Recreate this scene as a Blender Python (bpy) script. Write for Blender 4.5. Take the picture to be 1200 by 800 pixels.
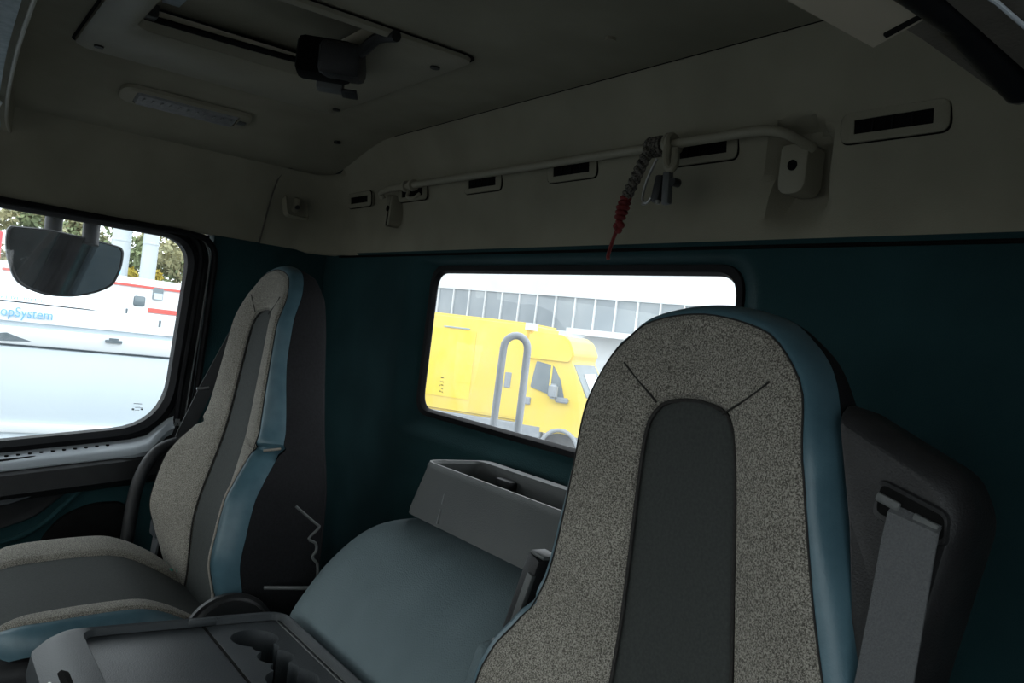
import bpy, bmesh, math, random
from mathutils import Vector, Matrix
random.seed(4)
for o in list(bpy.data.objects): bpy.data.objects.remove(o)
SC = bpy.context.scene; COL = SC.collection
V = Vector

# ------------------------------------------------------------------ camera
cam = bpy.data.cameras.new('camera'); cam.sensor_width = 36; cam.lens = 30.0; cam.clip_start = .02; cam.clip_end = 400
co = bpy.data.objects.new('camera', cam); COL.objects.link(co); SC.camera = co
yaw = math.radians(35.4); roll = math.radians(7)
Fw = V((-math.cos(yaw), math.sin(yaw), 0)); Rt = V((math.sin(yaw), math.cos(yaw), 0)); Up = V((0, 0, 1))
cr = Rt*math.cos(roll) + Up*math.sin(roll)
cu = Up*math.cos(roll) - Rt*math.sin(roll)
co.matrix_world = Matrix(((cr.x, cu.x, -Fw.x, 0), (cr.y, cu.y, -Fw.y, 0), (cr.z, cu.z, -Fw.z, 2.4), (0, 0, 0, 1)))

# ------------------------------------------------------------------ sky (bright overcast) and exposure
W = bpy.data.worlds.new('world'); SC.world = W; W.use_nodes = True
wn = W.node_tree.nodes; wl = W.node_tree.links
bg = wn['Background']; bg.inputs['Strength'].default_value = 2.7
tc = wn.new('ShaderNodeTexCoord'); sx = wn.new('ShaderNodeSeparateXYZ'); rp = wn.new('ShaderNodeValToRGB')
wl.new(tc.outputs['Generated'], sx.inputs[0]); wl.new(sx.outputs['Z'], rp.inputs[0]); wl.new(rp.outputs[0], bg.inputs['Color'])
rp.color_ramp.elements[0].position = 0.0; rp.color_ramp.elements[0].color = (.90, .93, .95, 1)
rp.color_ramp.elements[1].position = 1.0; rp.color_ramp.elements[1].color = (.88, .94, 1.0, 1)
SC.view_settings.view_transform = 'Standard'; SC.view_settings.look = 'None'
SC.view_settings.exposure = 0.15; SC.view_settings.gamma = 1; SC.view_settings.use_curve_mapping = False

# ------------------------------------------------------------------ materials
MATS = {}
def mat(name, col, rough=.6, col2=None, scale=50, bump=0, metal=0, spec=.5, contrast=(.35, .65), trans=0, bscale=None, alpha=None, sheen=0, sheencol=None, detail=3):
    if name in MATS: return MATS[name]
    m = bpy.data.materials.new(name); m.use_nodes = True; n = m.node_tree.nodes; l = m.node_tree.links
    b = n['Principled BSDF']; b.inputs['Base Color'].default_value = (*col, 1); b.inputs['Roughness'].default_value = rough
    b.inputs['Metallic'].default_value = metal; b.inputs['Specular IOR Level'].default_value = spec
    if sheen: b.inputs['Sheen Weight'].default_value = sheen; b.inputs['Sheen Roughness'].default_value = .4; b.inputs['Sheen Tint'].default_value = (*sheencol, 1)
    t = n.new('ShaderNodeTexCoord')
    if col2:
        k = n.new('ShaderNodeTexNoise'); k.inputs['Scale'].default_value = scale; k.inputs['Detail'].default_value = detail
        r = n.new('ShaderNodeValToRGB'); r.color_ramp.elements[0].position = contrast[0]; r.color_ramp.elements[1].position = contrast[1]
        r.color_ramp.elements[0].color = (*col, 1); r.color_ramp.elements[1].color = (*col2, 1)
        l.new(t.outputs['Object'], k.inputs['Vector']); l.new(k.outputs['Fac'], r.inputs[0]); l.new(r.outputs[0], b.inputs['Base Color'])
    if bump:
        k2 = n.new('ShaderNodeTexNoise'); k2.inputs['Scale'].default_value = bscale or scale; k2.inputs['Detail'].default_value = 2
        bp = n.new('ShaderNodeBump'); bp.inputs['Strength'].default_value = bump; bp.inputs['Distance'].default_value = .002
        l.new(t.outputs['Object'], k2.inputs['Vector']); l.new(k2.outputs['Fac'], bp.inputs['Height']); l.new(bp.outputs[0], b.inputs['Normal'])
    MATS[name] = m; return m

def tweed(name, a, b_, c):
    m = bpy.data.materials.new(name); m.use_nodes = True; n = m.node_tree.nodes; l = m.node_tree.links
    b = n['Principled BSDF']; b.inputs['Roughness'].default_value = .95; b.inputs['Specular IOR Level'].default_value = .1
    b.inputs['Sheen Weight'].default_value = .1
    t = n.new('ShaderNodeTexCoord'); k = n.new('ShaderNodeTexNoise'); k.inputs['Scale'].default_value = 620; k.inputs['Detail'].default_value = 2; k.inputs['Roughness'].default_value = .65
    r = n.new('ShaderNodeValToRGB'); r.color_ramp.elements[0].position = .38; r.color_ramp.elements[0].color = (*a, 1)
    r.color_ramp.elements[1].position = .62; r.color_ramp.elements[1].color = (*c, 1)
    e = r.color_ramp.elements.new(.5); e.color = (*b_, 1)
    bp = n.new('ShaderNodeBump'); bp.inputs['Strength'].default_value = .5; bp.inputs['Distance'].default_value = .001
    # faint wear patches
    k2 = n.new('ShaderNodeTexNoise'); k2.inputs['Scale'].default_value = 9
    mx = n.new('ShaderNodeMix'); mx.data_type = 'RGBA'; mx.blend_type = 'MULTIPLY'; mx.inputs[0].default_value = .35
    l.new(t.outputs['Object'], k.inputs['Vector']); l.new(t.outputs['Object'], k2.inputs['Vector'])
    l.new(k.outputs['Fac'], r.inputs[0]); l.new(r.outputs[0], mx.inputs[6]); l.new(k2.outputs['Fac'], mx.inputs[7]); l.new(mx.outputs[2], b.inputs['Base Color'])
    l.new(k.outputs['Fac'], bp.inputs['Height']); l.new(bp.outputs[0], b.inputs['Normal'])
    return m

def glass_mat(name, tint, gloss=.06, haze=0.0, hazecol=(.8, .85, .88)):
    m = bpy.data.materials.new(name); m.use_nodes = True; n = m.node_tree.nodes; l = m.node_tree.links
    n.clear(); out = n.new('ShaderNodeOutputMaterial')
    tr = n.new('ShaderNodeBsdfTransparent'); tr.inputs[0].default_value = (*tint, 1)
    g = n.new('ShaderNodeBsdfGlossy'); g.inputs['Roughness'].default_value = .02; g.inputs[0].default_value = (1, 1, 1, 1)
    mx = n.new('ShaderNodeMixShader'); mx.inputs[0].default_value = gloss
    l.new(tr.outputs[0], mx.inputs[1]); l.new(g.outputs[0], mx.inputs[2]); last = mx
    if haze:
        d = n.new('ShaderNodeBsdfTranslucent'); d.inputs[0].default_value = (*hazecol, 1)
        t = n.new('ShaderNodeTexCoord'); k = n.new('ShaderNodeTexNoise'); k.inputs['Scale'].default_value = 14; k.inputs['Detail'].default_value = 5
        mr = n.new('ShaderNodeMapRange'); mr.inputs[1].default_value = .3; mr.inputs[2].default_value = .7; mr.inputs[3].default_value = haze*.6; mr.inputs[4].default_value = haze*1.4
        l.new(t.outputs['Object'], k.inputs['Vector']); l.new(k.outputs['Fac'], mr.inputs[0])
        m2 = n.new('ShaderNodeMixShader'); l.new(mr.outputs[0], m2.inputs[0]); l.new(mx.outputs[0], m2.inputs[1]); l.new(d.outputs[0], m2.inputs[2]); last = m2
    l.new(last.outputs[0], out.inputs[0]); return m

M = {}
M['fabric'] = tweed('grey_tweed', (.088, .081, .068), (.24, .224, .192), (.43, .402, .348))
M['insert'] = mat('charcoal_cloth', (.034, .038, .036), .85, (.045, .049, .046), 300, .3, spec=.25)
M['blue'] = mat('petrol_leather', (.055, .115, .145), .40, (.068, .135, .168), 40, .15, bscale=500)
M['black_cloth'] = mat('black_side_cloth', (.012, .012, .013), .9, (.016, .016, .018), 200, .2, spec=.15)
M['black'] = mat('black_plastic', (.014, .014, .015), .5, (.020, .020, .021), 30, .3, bscale=500, spec=.4)
M['rubber'] = mat('black_rubber', (.004, .004, .005), .6, (.006, .006, .007), 20, spec=.15)
M['liner'] = mat('beige_headliner', (.26, .243, .185), .9, (.31, .29, .222), 6, .3, bscale=500, spec=.2)
M['liner_light'] = mat('beige_plastic', (.275, .257, .195), .55, (.315, .295, .23), 5, .1, bscale=300, spec=.3)
M['teal'] = mat('petrol_flock_lining', (.008, .033, .037), .85, (.013, .046, .051), 5, .5, bscale=450, spec=.2, sheen=.14, sheencol=(.3, .5, .52))
M['hump'] = mat('grey_petrol_vinyl', (.105, .145, .158), .7, (.13, .175, .19), 7, .6, bscale=500, spec=.3)
M['bin'] = mat('grey_plastic', (.085, .09, .09), .5, (.10, .105, .103), 8, .3, bscale=600)
M['tray'] = mat('anthracite_plastic', (.036, .042, .046), .5, (.044, .050, .055), 8, .3, bscale=500)
M['doorgrey'] = mat('door_ledge_plastic', (.34, .37, .40), .35, (.38, .41, .44), 8, .15, bscale=500)
M['brown'] = mat('dark_brown_trim', (.09, .08, .065), .7, (.11, .098, .08), 30, .2, bscale=400)
M['metal'] = mat('bare_steel', (.5, .5, .5), .3, (.6, .6, .6), 20, metal=1)
M['belt'] = mat('belt_webbing', (.07, .073, .077), .6, (.09, .094, .098), 600, .5)
M['beltdark'] = mat('dark_belt_webbing', (.012, .013, .014), .6, (.018, .019, .02), 600, .5)
M['seam'] = mat('seam_thread', (.01, .009, .008), .8, (.02, .018, .016), 300)
M['piping'] = mat('pale_piping', (.22, .2, .17), .8, (.3, .27, .23), 300)
M['gap'] = mat('dark_gap', (.005, .005, .005), .95, (.008, .008, .008), 30, spec=.08)
M['lens'] = mat('lamp_lens', (.20, .205, .21), .3, (.26, .265, .27), 60, .4, bscale=200)
M['red'] = mat('red_cord', (.13, .012, .012), .8, (.20, .02, .018), 200, .5)
M['cord'] = mat('grey_cord', (.05, .045, .04), .9, (.18, .165, .14), 300, .5, contrast=(.45, .55))
M['white'] = mat('white_paint', (.80, .83, .85), .35, (.86, .88, .90), 1.0)
M['whiteblue'] = mat('white_panel_paint', (.66, .74, .80), .35, (.72, .79, .84), .7)
M['letters'] = mat('pale_blue_lettering', (.22, .5, .75), .5, (.25, .54, .78), 5)
M['greyletters'] = mat('grey_lettering', (.35, .45, .5), .5, (.4, .5, .55), 5)
M['yellow'] = mat('yellow_van_paint', (.88, .66, .10), .4, (.92, .68, .08), .8)
M['yellow2'] = mat('bright_yellow_paint', (.90, .68, .03), .4, (.94, .72, .04), .8)
M['vglass'] = mat('vehicle_glass', (.16, .2, .22), .08, (.22, .26, .28), 2)
M['tyre'] = mat('tyre_rubber', (.03, .03, .03), .8, (.05, .05, .05), 20)
M['pipe'] = mat('grey_painted_pipe', (.30, .33, .36), .5, (.36, .39, .42), 8)
M['clad'] = mat('pale_cladding', (.72, .76, .78), .6, (.78, .82, .84), .5)
M['pane'] = mat('building_pane', (.20, .24, .27), .3, (.34, .38, .40), .35, contrast=(.3, .7))
M['mullion'] = mat('white_mullion', (.72, .74, .74), .5, (.78, .8, .8), 3)
M['asphalt'] = mat('asphalt', (.10, .10, .10), .9, (.17, .17, .165), 3, .3, bscale=60)
M['redp'] = mat('red_paint', (.65, .07, .08), .4, (.70, .09, .10), 3)
M['redline'] = mat('red_stripe_paint', (.75, .12, .10), .4, (.8, .16, .13), 3)
M['grass'] = mat('grass', (.20, .23, .22), .95, (.28, .31, .28), 4)
M['leafa'] = mat('green_leaves', (.16, .20, .10), .8, (.28, .33, .16), 1.5)
M['leafb'] = mat('olive_leaves', (.27, .27, .15), .8, (.42, .38, .20), 1.5)
M['leafc'] = mat('yellow_leaves', (.38, .30, .03), .8, (.55, .42, .06), 1.5)
M['bark'] = mat('bark', (.08, .06, .04), .9, (.13, .10, .07), 20)
M['silo'] = mat('galvanised_silo', (.58, .63, .66), .45, (.66, .71, .74), .6)
M['body'] = mat('cab_outer_paint', (.02, .035, .045), .3, (.025, .04, .05), 3)
M['mirror'] = mat('mirror_glass', (.60, .62, .60), .03, (.62, .64, .62), 4, metal=1)
M['visorp'] = mat('pale_visor', (.37, .325, .25), .6, (.41, .365, .28), 8)
M['visor'] = mat('grey_blue_fabric', (.34, .41, .44), .9, (.44, .51, .54), 90, .5)
M['green'] = mat('green_plastic', (.02, .22, .15), .4, (.03, .26, .18), 30)
M['label'] = mat('grey_print', (.13, .16, .18), .6, (.17, .2, .22), 30)
M['glass_left'] = glass_mat('door_glass', (.90, .96, .97), .04, .015)
M['glass_rear'] = glass_mat('rear_glass', (.88, .91, .91), .04, .11)
M['glass_front'] = glass_mat('windshield_glass', (.88, .91, .88), .05)

# ------------------------------------------------------------------ helpers
WLOC = {}
def tag(o, label=None, cat=None, group=None, kind=None):
    if label: o['label'] = label
    if cat: o['category'] = cat
    if group: o['group'] = group
    if kind: o['kind'] = kind
    return o
def empty(name, loc, label=None, cat=None, group=None, kind=None, rz=0):
    o = bpy.data.objects.new(name, None); o.empty_display_size = .05; COL.objects.link(o); o.location = loc; o.rotation_euler[2] = rz
    WLOC[o.name] = Matrix.Translation(V(loc)) @ Matrix.Rotation(rz, 4, 'Z')
    return tag(o, label, cat, group, kind)
def mob(name, verts, faces, m, parent=None, smooth=True, local=False, auto=True, bevel=0):
    me = bpy.data.meshes.new(name)
    bm = bmesh.new(); vs = [bm.verts.new(v) for v in verts]
    for f in faces:
        idx = []
        for i in f:
            if i not in idx: idx.append(i)
        if len(idx) > 2:
            try: bm.faces.new([vs[i] for i in idx])
            except ValueError: pass
    bmesh.ops.remove_doubles(bm, verts=bm.verts, dist=1e-6)
    bmesh.ops.recalc_face_normals(bm, faces=bm.faces)
    return bmob(name, bm, m, parent, smooth, local)
def bmob(name, bm, m, parent=None, smooth=True, local=False, ang=35):
    me = bpy.data.meshes.new(name)
    o = bpy.data.objects.new(name, me); COL.objects.link(o)
    Mw = Matrix.Identity(4)
    if parent is not None and parent.name in WLOC: Mw = WLOC[parent.name]
    if parent is None and not local:
        # origin of a top-level mesh at the bottom centre
        c = sum((v.co for v in bm.verts), V())/max(1, len(bm.verts)); c.z = min(v.co.z for v in bm.verts)
        Mw = Matrix.Translation(c); o.location = c
    WLOC[o.name] = Mw
    if not local: bm.transform(Mw.inverted())
    if smooth:
        a = math.radians(ang)
        for f in bm.faces: f.smooth = True
        for e in bm.edges:
            if len(e.link_faces) == 2 and e.calc_face_angle(0) > a: e.smooth = False
    bm.to_mesh(me); bm.free()
    me.materials.append(m)
    if parent is not None: o.parent = parent
    return o
def grid(rows, closed=False):
    n = len(rows[0]); vs = [p for r in rows for p in r]; fs = []
    for i in range(len(rows)-1):
        for j in range(n if closed else n-1):
            k = (j+1) % n
            fs.append((i*n+j, i*n+k, (i+1)*n+k, (i+1)*n+j))
    return vs, fs
def bbox_bm(bm, c, s, bev=0, seg=2, rot=None):
    r = bmesh.ops.create_cube(bm, size=1)['verts']
    for v in r: v.co = V((v.co.x*s[0], v.co.y*s[1], v.co.z*s[2]))
    if bev:
        es = list({e for v in r for e in v.link_edges})
        g = bmesh.ops.bevel(bm, geom=es, offset=bev, segments=seg, affect='EDGES', profile=.5)
        r = list({v for f in g['faces'] for v in f.verts} | {v for v in r if v.is_valid})
    for v in r:
        p = v.co.copy()
        if rot is not None: p = rot @ p
        v.co = p + V(c)
    return bm
def box(name, c, s, m, parent=None, bev=0, seg=2, rot=None, local=False):
    bm = bmesh.new(); bbox_bm(bm, c, s, bev, seg, rot); return bmob(name, bm, m, parent, local=local)
def boxes(name, lst, m, parent=None, bev=0, local=False):
    bm = bmesh.new()
    for c, s in lst:
        t = bmesh.new(); bbox_bm(t, c, s, bev); me = bpy.data.meshes.new('t'); t.to_mesh(me); t.free(); bm.from_mesh(me); bpy.data.meshes.remove(me)
    return bmob(name, bm, m, parent, local=local)
def tube_vf(pts, r, n=10, caps=True):
    pts = [V(p) for p in pts]; rows = []; prev = None
    for i, p in enumerate(pts):
        d = (pts[min(i+1, len(pts)-1)] - pts[max(i-1, 0)]).normalized()
        if prev is None:
            a = V((0, 0, 1)) if abs(d.z) < .9 else V((1, 0, 0)); u = d.cross(a).normalized()
        else: u = (prev - d*prev.dot(d)).normalized()
        prev = u; w = d.cross(u); rr = r[i] if isinstance(r, (list, tuple)) else r
        rows.append([p + (u*math.cos(2*math.pi*k/n) + w*math.sin(2*math.pi*k/n))*rr for k in range(n)])
    v, f = grid(rows, True)
    if caps: f.append(tuple(range(n))); f.append(tuple(range(len(v)-n, len(v))))
    return v, f
def tube(name, pts, r, m, parent=None, n=10, local=False):
    v, f = tube_vf(pts, r, n); return mob(name, v, f, m, parent, local=local)
def smooth_pts(pts, k=6):
    pts = [V(p) for p in pts]; out = []
    for i in range(len(pts)-1):
        p0 = pts[max(i-1, 0)]; p1 = pts[i]; p2 = pts[i+1]; p3 = pts[min(i+2, len(pts)-1)]
        for j in range(k):
            t = j/k; out.append(.5*((2*p1)+(-p0+p2)*t+(2*p0-5*p1+4*p2-p3)*t*t+(-p0+3*p1-3*p2+p3)*t**3))
    out.append(pts[-1]); return out
def rpoly(c, rad, n=6):
    c = [V(p) for p in c]; out = []; L = len(c)
    if not isinstance(rad, (list, tuple)): rad = [rad]*L
    for i in range(L):
        a = c[i-1]-c[i]; b = c[(i+1) % L]-c[i]; r = rad[i]
        p = c[i]+a.normalized()*r; q = c[i]+b.normalized()*r
        for j in range(n+1):
            t = j/n; out.append(p*(1-t)**2 + c[i]*2*t*(1-t) + q*t*t)
    return out
def loops(name, L, m, parent=None, cap0=False, cap1=False, local=False, smooth=True):
    v, f = grid(L, True); n = len(L[0])
    if cap0: f.append(tuple(range(n)))
    if cap1: f.append(tuple(range(len(v)-n, len(v))))
    return mob(name, v, f, m, parent, local=local, smooth=smooth)
def slab(name, poly, off, m, parent=None, bev=0, local=False):
    """closed polygon (3-D points) extruded along off, with a bevelled near rim"""
    off = V(off); c = sum((V(p) for p in poly), V())/len(poly)
    if bev:
        d = off.normalized()*bev
        def ins(p, k): q = V(p)-c; l = q.length; return c + q*max(0, (l-k)/l)
        L = [[ins(p, bev) for p in poly], [ins(p, bev*.3)+d*.3 for p in poly], [V(p)+d for p in poly], [V(p)+off for p in poly]]
    else: L = [[V(p) for p in poly], [V(p)+off for p in poly]]
    return loops(name, L, m, parent, True, True, local)
def lerp(a, b, t): return a+(b-a)*t
def interp(x, ks):
    if x <= ks[0][0]: return ks[0][1]
    for (a, b), (c, d) in zip(ks, ks[1:]):
        if x <= c:
            t = (x-a)/(c-a); t = t*t*(3-2*t) if False else t
            return lerp(b, d, t)
    return ks[-1][1]
def sst(t): t = max(0, min(1, t)); return t*t*(3-2*t)
def xz(pts, y): return [(p[0], y, p[1]) for p in pts]
def yz(pts, x): return [(x, p[0], p[1]) for p in pts]
def xy(pts, z): return [(p[0], p[1], z) for p in pts]
def boolean_cut(o, cutters):
    for c in cutters:
        md = o.modifiers.new('b', 'BOOLEAN'); md.object = c; md.operation = 'DIFFERENCE'; md.solver = 'EXACT'
    bpy.context.view_layer.update()
    dg = bpy.context.evaluated_depsgraph_get(); me = bpy.data.meshes.new_from_object(o.evaluated_get(dg))
    o.modifiers.clear(); o.data = me
    for c in cutters: bpy.data.objects.remove(c)
    return o
def cyl_bm(bm, c, r, h, n=32, axis='Z', r2=None):
    rot = {'Z': Matrix.Identity(4), 'X': Matrix.Rotation(math.pi/2, 4, 'Y'), 'Y': Matrix.Rotation(math.pi/2, 4, 'X')}[axis]
    bmesh.ops.create_cone(bm, cap_ends=True, segments=n, radius1=r, radius2=r if r2 is None else r2, depth=h, matrix=Matrix.Translation(V(c)) @ rot); return bm
def cyl(name, c, r, h, m, parent=None, n=24, axis='Z', r2=None, local=False):
    bm = bmesh.new(); cyl_bm(bm, c, r, h, n, axis, r2); return bmob(name, bm, m, parent, local=local)

FL = 1.35      # cab floor height above the road
# ================================================================== STRUCTURE
XL, YR = -2.53, 1.046
fl = box('floor', (-1.24, -.05, FL-.03), (2.62, 2.3, .06), M['black'], bev=.004); tag(fl, kind='structure', label='dark truck cab floor')
# ---- rear wall, petrol lining with the window opening
n = 8
def rr4(x0, x1, z0, z1, r): return rpoly([(x0, z0), (x1, z0), (x1, z1), (x0, z1)], r, n)
wr = empty('wall_rear', (-1.2, YR, FL), 'petrol lined rear wall of the cab', kind='structure')
outer = rr4(-2.53, .12, FL, 2.6, .0005)
L = [xz(outer, 1.10), xz(outer, YR), xz(rr4(-1.985, -.835, 2.128, 2.588, .085), YR), xz(rr4(-1.972, -.848, 2.140, 2.582, .08), YR+.003), xz(rr4(-1.958, -.862, 2.152, 2.577, .072), YR+.011), xz(rr4(-1.915, -.905, 2.188, 2.568, .058), 1.088), xz(rr4(-1.905, -.915, 2.196, 2.564, .055), 1.094), xz(rr4(-1.905, -.915, 2.196, 2.564, .055), 1.10)]
loops('lining', L, M['teal'], wr)
w2 = empty('window_2', (-1.41, 1.09, 2.18), 'rear cab window with black gasket', kind='structure')
loops('gasket', [xz(rr4(-1.918, -.903, 2.185, 2.573, .057), 1.094), xz(rr4(-1.914, -.907, 2.189, 2.568, .055), 1.083), xz(rr4(-1.902, -.920, 2.200, 2.556, .05), 1.084), xz(rr4(-1.897, -.925, 2.206, 2.550, .045), 1.094), xz(rr4(-1.897, -.925, 2.206, 2.550, .045), 1.0975)], M['rubber'], w2)
loops('pane', [xz(rr4(-1.905, -.918, 2.20, 2.556, .05), 1.096)], M['glass_rear'], w2, cap0=True)
mk = []
for k, (dx, dz, ww, hh) in enumerate([(0, .022, .012, .002), (.004, .012, .010, .002), (-.006, .012, .003, .002), (.003, .004, .012, .002), (-.008, .002, .003, .003), (.006, -.005, .006, .002), (-.002, -.012, .004, .003), (.008, -.013, .004, .002)]):
    mk.append(((-1.817+dx, 1.0945, 2.268+dz), (ww, .0006, hh)))
boxes('etched_mark', mk, M['label'], w2)

# ---- upper rear and side lining (one moulded beige shell)
def zc(x): return 2.887 - .07*sst((-2.02-x)/.40)
path = []   # (base, mid, top)
NP = 150
for i in range(9):
    y = lerp(.835, .93, i/8); path.append((V((-2.522, y, 2.596)), V((-2.455, y, 2.75)), V((-2.404, y, 2.815))))
for i in range(1, 12):
    a = i/12*math.pi/2
    k = sst(i/12)
    path.append((V((-2.522+.11*(1-math.cos(a)), .93+.112*math.sin(a), 2.596)), V((-2.455+.10*(1-math.cos(a)), .93+.10*math.sin(a), 2.75)), V((-2.404+.1*(1-math.cos(a)), .93+.045*math.sin(a), 2.815+.004*k))))
for i in range(NP+1):
    x = lerp(-2.412, .12, i/NP); xt = lerp(-2.304, .12, i/NP); xm = lerp(-2.355, .12, i/NP); w0 = 1-sst(i/8); path.append((V((x, 1.046-.004*w0, 2.592+.004*w0)), V((xm, 1.033-.003*w0, 2.75)), V((xt, .977, zc(xt)))))
rows = []
def pocket(p):
    x, z = p.x, p.z
    cx = -.797; hw = .046
    if z > 2.735: dz = (z-2.735)/.040; dd = math.hypot((x-cx)/hw, dz)
    else: dd = abs(x-cx)/hw
    d = sst((1.15-dd)/.35)*(sst((z-2.60)/.08))
    d2 = 0
    cx = -2.085
    dd = abs(x-cx)/.05 if z < 2.75 else math.hypot((x-cx)/.05, (z-2.75)/.03)
    d2 = sst((1.1-dd)/.4)*sst((z-2.63)/.08)
    return d*.042 + d2*.014
M_ = 44
for j in range(M_+1):
    t = j/M_; r = []
    for b, m_, tp in path:
        q = b*(1-t)**2 + (m_*2 - (b+tp)*.5)*2*t*(1-t) + tp*t*t
        if q.x > -2.35 and q.y > .9: q = V((q.x, q.y + pocket(q), q.z))
        r.append(q)
    rows.append(r)
# thickness: lip under the lower edge
lip = [V((p.x, p.y+.01, p.z-.004)) if p.y > 1.03 else V((p.x-.006, p.y, p.z-.004)) for p in rows[0]]
v, f = grid([lip]+rows); mob('upper_lining', v, f, M['liner'], wr)
# dark strip painted in as the shadow line where the corner piece starts
tube('moulding_shadow_line', smooth_pts([(-2.520, .832, 2.60), (-2.485, .832, 2.68), (-2.452, .834, 2.755), (-2.425, .842, 2.80), (-2.40, .87, 2.822), (-2.35, .93, 2.83)], 6), .0022, M['brown'], wr)
tube('lower_edge_gap', [(-2.41, 1.043, 2.590), (.1, 1.043, 2.588)], .003, M['gap'], wr)
tube('upper_edge_gap', [(lerp(-2.0, .12, i/20), .9755, zc(lerp(-2.0, .12, i/20))+.0005) for i in range(21)], .0016, M['gap'], wr, n=6)

# ---- left wall
wl_ = empty('wall_left', (XL, .1, FL), 'passenger side wall of the cab', kind='structure')
slab('pillar_lining', yz([(.70, FL), (1.046, FL), (1.046, 2.6), (.70, 2.6)], XL+.012), (-.05, 0, 0), M['teal'], wl_, bev=.006)
rows = []
for j in range(13):
    t = j/12; a = V((-2.53, 0, 2.60)); b = V((-2.462, 0, 2.75)); c = V((-2.412, 0, 2.817))
    q = a*(1-t)**2 + (b*2-(a+c)*.5)*2*t*(1-t) + c*t*t
    rows.append([V((q.x, lerp(-1.25, .84, i/30), q.z)) for i in range(31)])
rows = [[V((p.x-.03, p.y, p.z)) for p in rows[0]]]+rows
v, f = grid(rows); mob('upper_lining', v, f, M['liner'], wl_)
# belt anchor recess on the corner moulding
rc = empty('coat_hook', (-2.47, .895, 2.72), 'small beige clip in a recess of the rear left corner moulding', 'clip')
loops('recess_rim', [[(-2.462+.05*(2.75-z)/.09-.006, y, z) for y, z in rpoly([(.875, 2.69), (.935, 2.69), (.935, 2.765), (.875, 2.765)], .015, 5)],
                     [(-2.462+.05*(2.75-z)/.09+.004, y, z) for y, z in rpoly([(.872, 2.687), (.938, 2.687), (.938, 2.768), (.872, 2.768)], .015, 5)],
                     [(-2.462+.05*(2.75-z)/.09-.012, y, z) for y, z in rpoly([(.865, 2.68), (.945, 2.68), (.945, 2.775), (.865, 2.775)], .015, 5)]], M['liner'], rc)
box('clip', (-2.452, .905, 2.722), (.02, .018, .045), M['liner'], rc, bev=.006, rot=Matrix.Rotation(math.radians(20), 3, 'Y'))
cyl('screw', (-2.441, .905, 2.715), .006, .01, M['black'], rc, axis='X')

# ---- door 1 (passenger door): frame, window, ledge, trims
WP = [(-.62, 1.86), (.622, 2.045), (.640, 2.573), (-.62, 2.59)]
WR_ = [.05, .13, .085, .05]
def wpoly(k): # grow the window outline by k
    c = [(-.62-k, 1.86-k), (.622+k, 2.045-k), (.640+k, 2.573+k*.6), (-.62-k, 2.59+k*.6)]
    return rpoly(c, [r+k*.6 for r in WR_], n)
d1 = empty('door_1', (XL, .0, FL), 'passenger door seen from inside', kind='structure')
w1 = empty('window_1', (XL, .0, 1.95), 'passenger door window', kind='structure')
loops('gasket', [yz(wpoly(.03), -2.522), yz(wpoly(.026), -2.508), yz(wpoly(.014), -2.504), yz(wpoly(.0), -2.52), yz(wpoly(.0), -2.56)], M['rubber'], w1)
loops('pane', [yz(wpoly(.004), -2.535)], M['glass_left'], w1, cap0=True)
boxes('etched_mark', [((-2.5335, .553+a, 2.088+b), (.0008, c, d)) for a, b, c, d in [(0, .012, .022, .0018), (-.002, .005, .018, .0012), (.004, .001, .020, .0012), (-.011, -.004, .006, .005), (.012, -.003, .006, .004), (0, -.006, .012, .0012)]], M['label'], w1)
doorout = rpoly([(-1.2, FL), (.695, FL), (.695, 2.60), (-1.2, 2.60)], [.02, .05, .09, .02], n)
loops('window_frame', [yz(doorout, -2.56), yz(doorout, -2.524), yz(wpoly(.045), -2.516), yz(wpoly(.03), -2.512), yz(wpoly(.028), -2.56)], M['black'], d1)
# grey sill (ledge) below the window with row of holes
sy = [-.9, -.6, -.3, 0, .2, .35, .5, .57, .615, .64, .655]
def sz(y): return 2.045 + (y-.622)*.149 - .03
led = []
for y in [-.9+i*.04 for i in range(38)]+[.63, .65]:
    k = sst((y-.56)/.09)
    z0 = sz(y)+.055*k; w_ = .055*(1-k*.9)
    led.append([V((-2.514, y, z0)), V((-2.508, y, z0-.003)), V((-2.508+w_*.75, y, z0-.012)), V((-2.508+w_, y, z0-.020)), V((-2.502+w_, y, z0-.032)), V((-2.51+w_, y, z0-.05))])
v, f = grid(led); sill = mob('window_sill', v, f, M['doorgrey'], d1); sill['label'] = 'light grey window sill of the door'
for i in range(16):
    y = .09+i*.026; bm = bmesh.new(); cyl_bm(bm, (-2.492, y, sz(y)-.0055), .0045, .004, 12)
    bmob('vent_hole', bm, M['gap'], sill)
slab('sill_recess', [( -2.475+.012*math.sin(a)*.8, .20+.11*math.cos(a), sz(.20+.11*math.cos(a))-.0095) for a in [k*math.pi/12 for k in range(24)]], (0, 0, -.004), M['gap'], d1)
# dark rail below
rail = []
for y in [-.9+i*.05 for i in range(31)]+[.62]:
    z0 = sz(y)-.035; k = sst((y-.5)/.13); w_ = .055*(1-k*.5)
    rail.append([V((-2.50+w_*.9, y, z0)), V((-2.49+w_, y, z0-.01)), V((-2.488+w_, y, z0-.06)), V((-2.50+w_*.5, y, z0-.085)), V((-2.525, y, z0-.09))])
v, f = grid(rail); mob('upper_rail', v, f, M['black'], d1)
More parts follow.
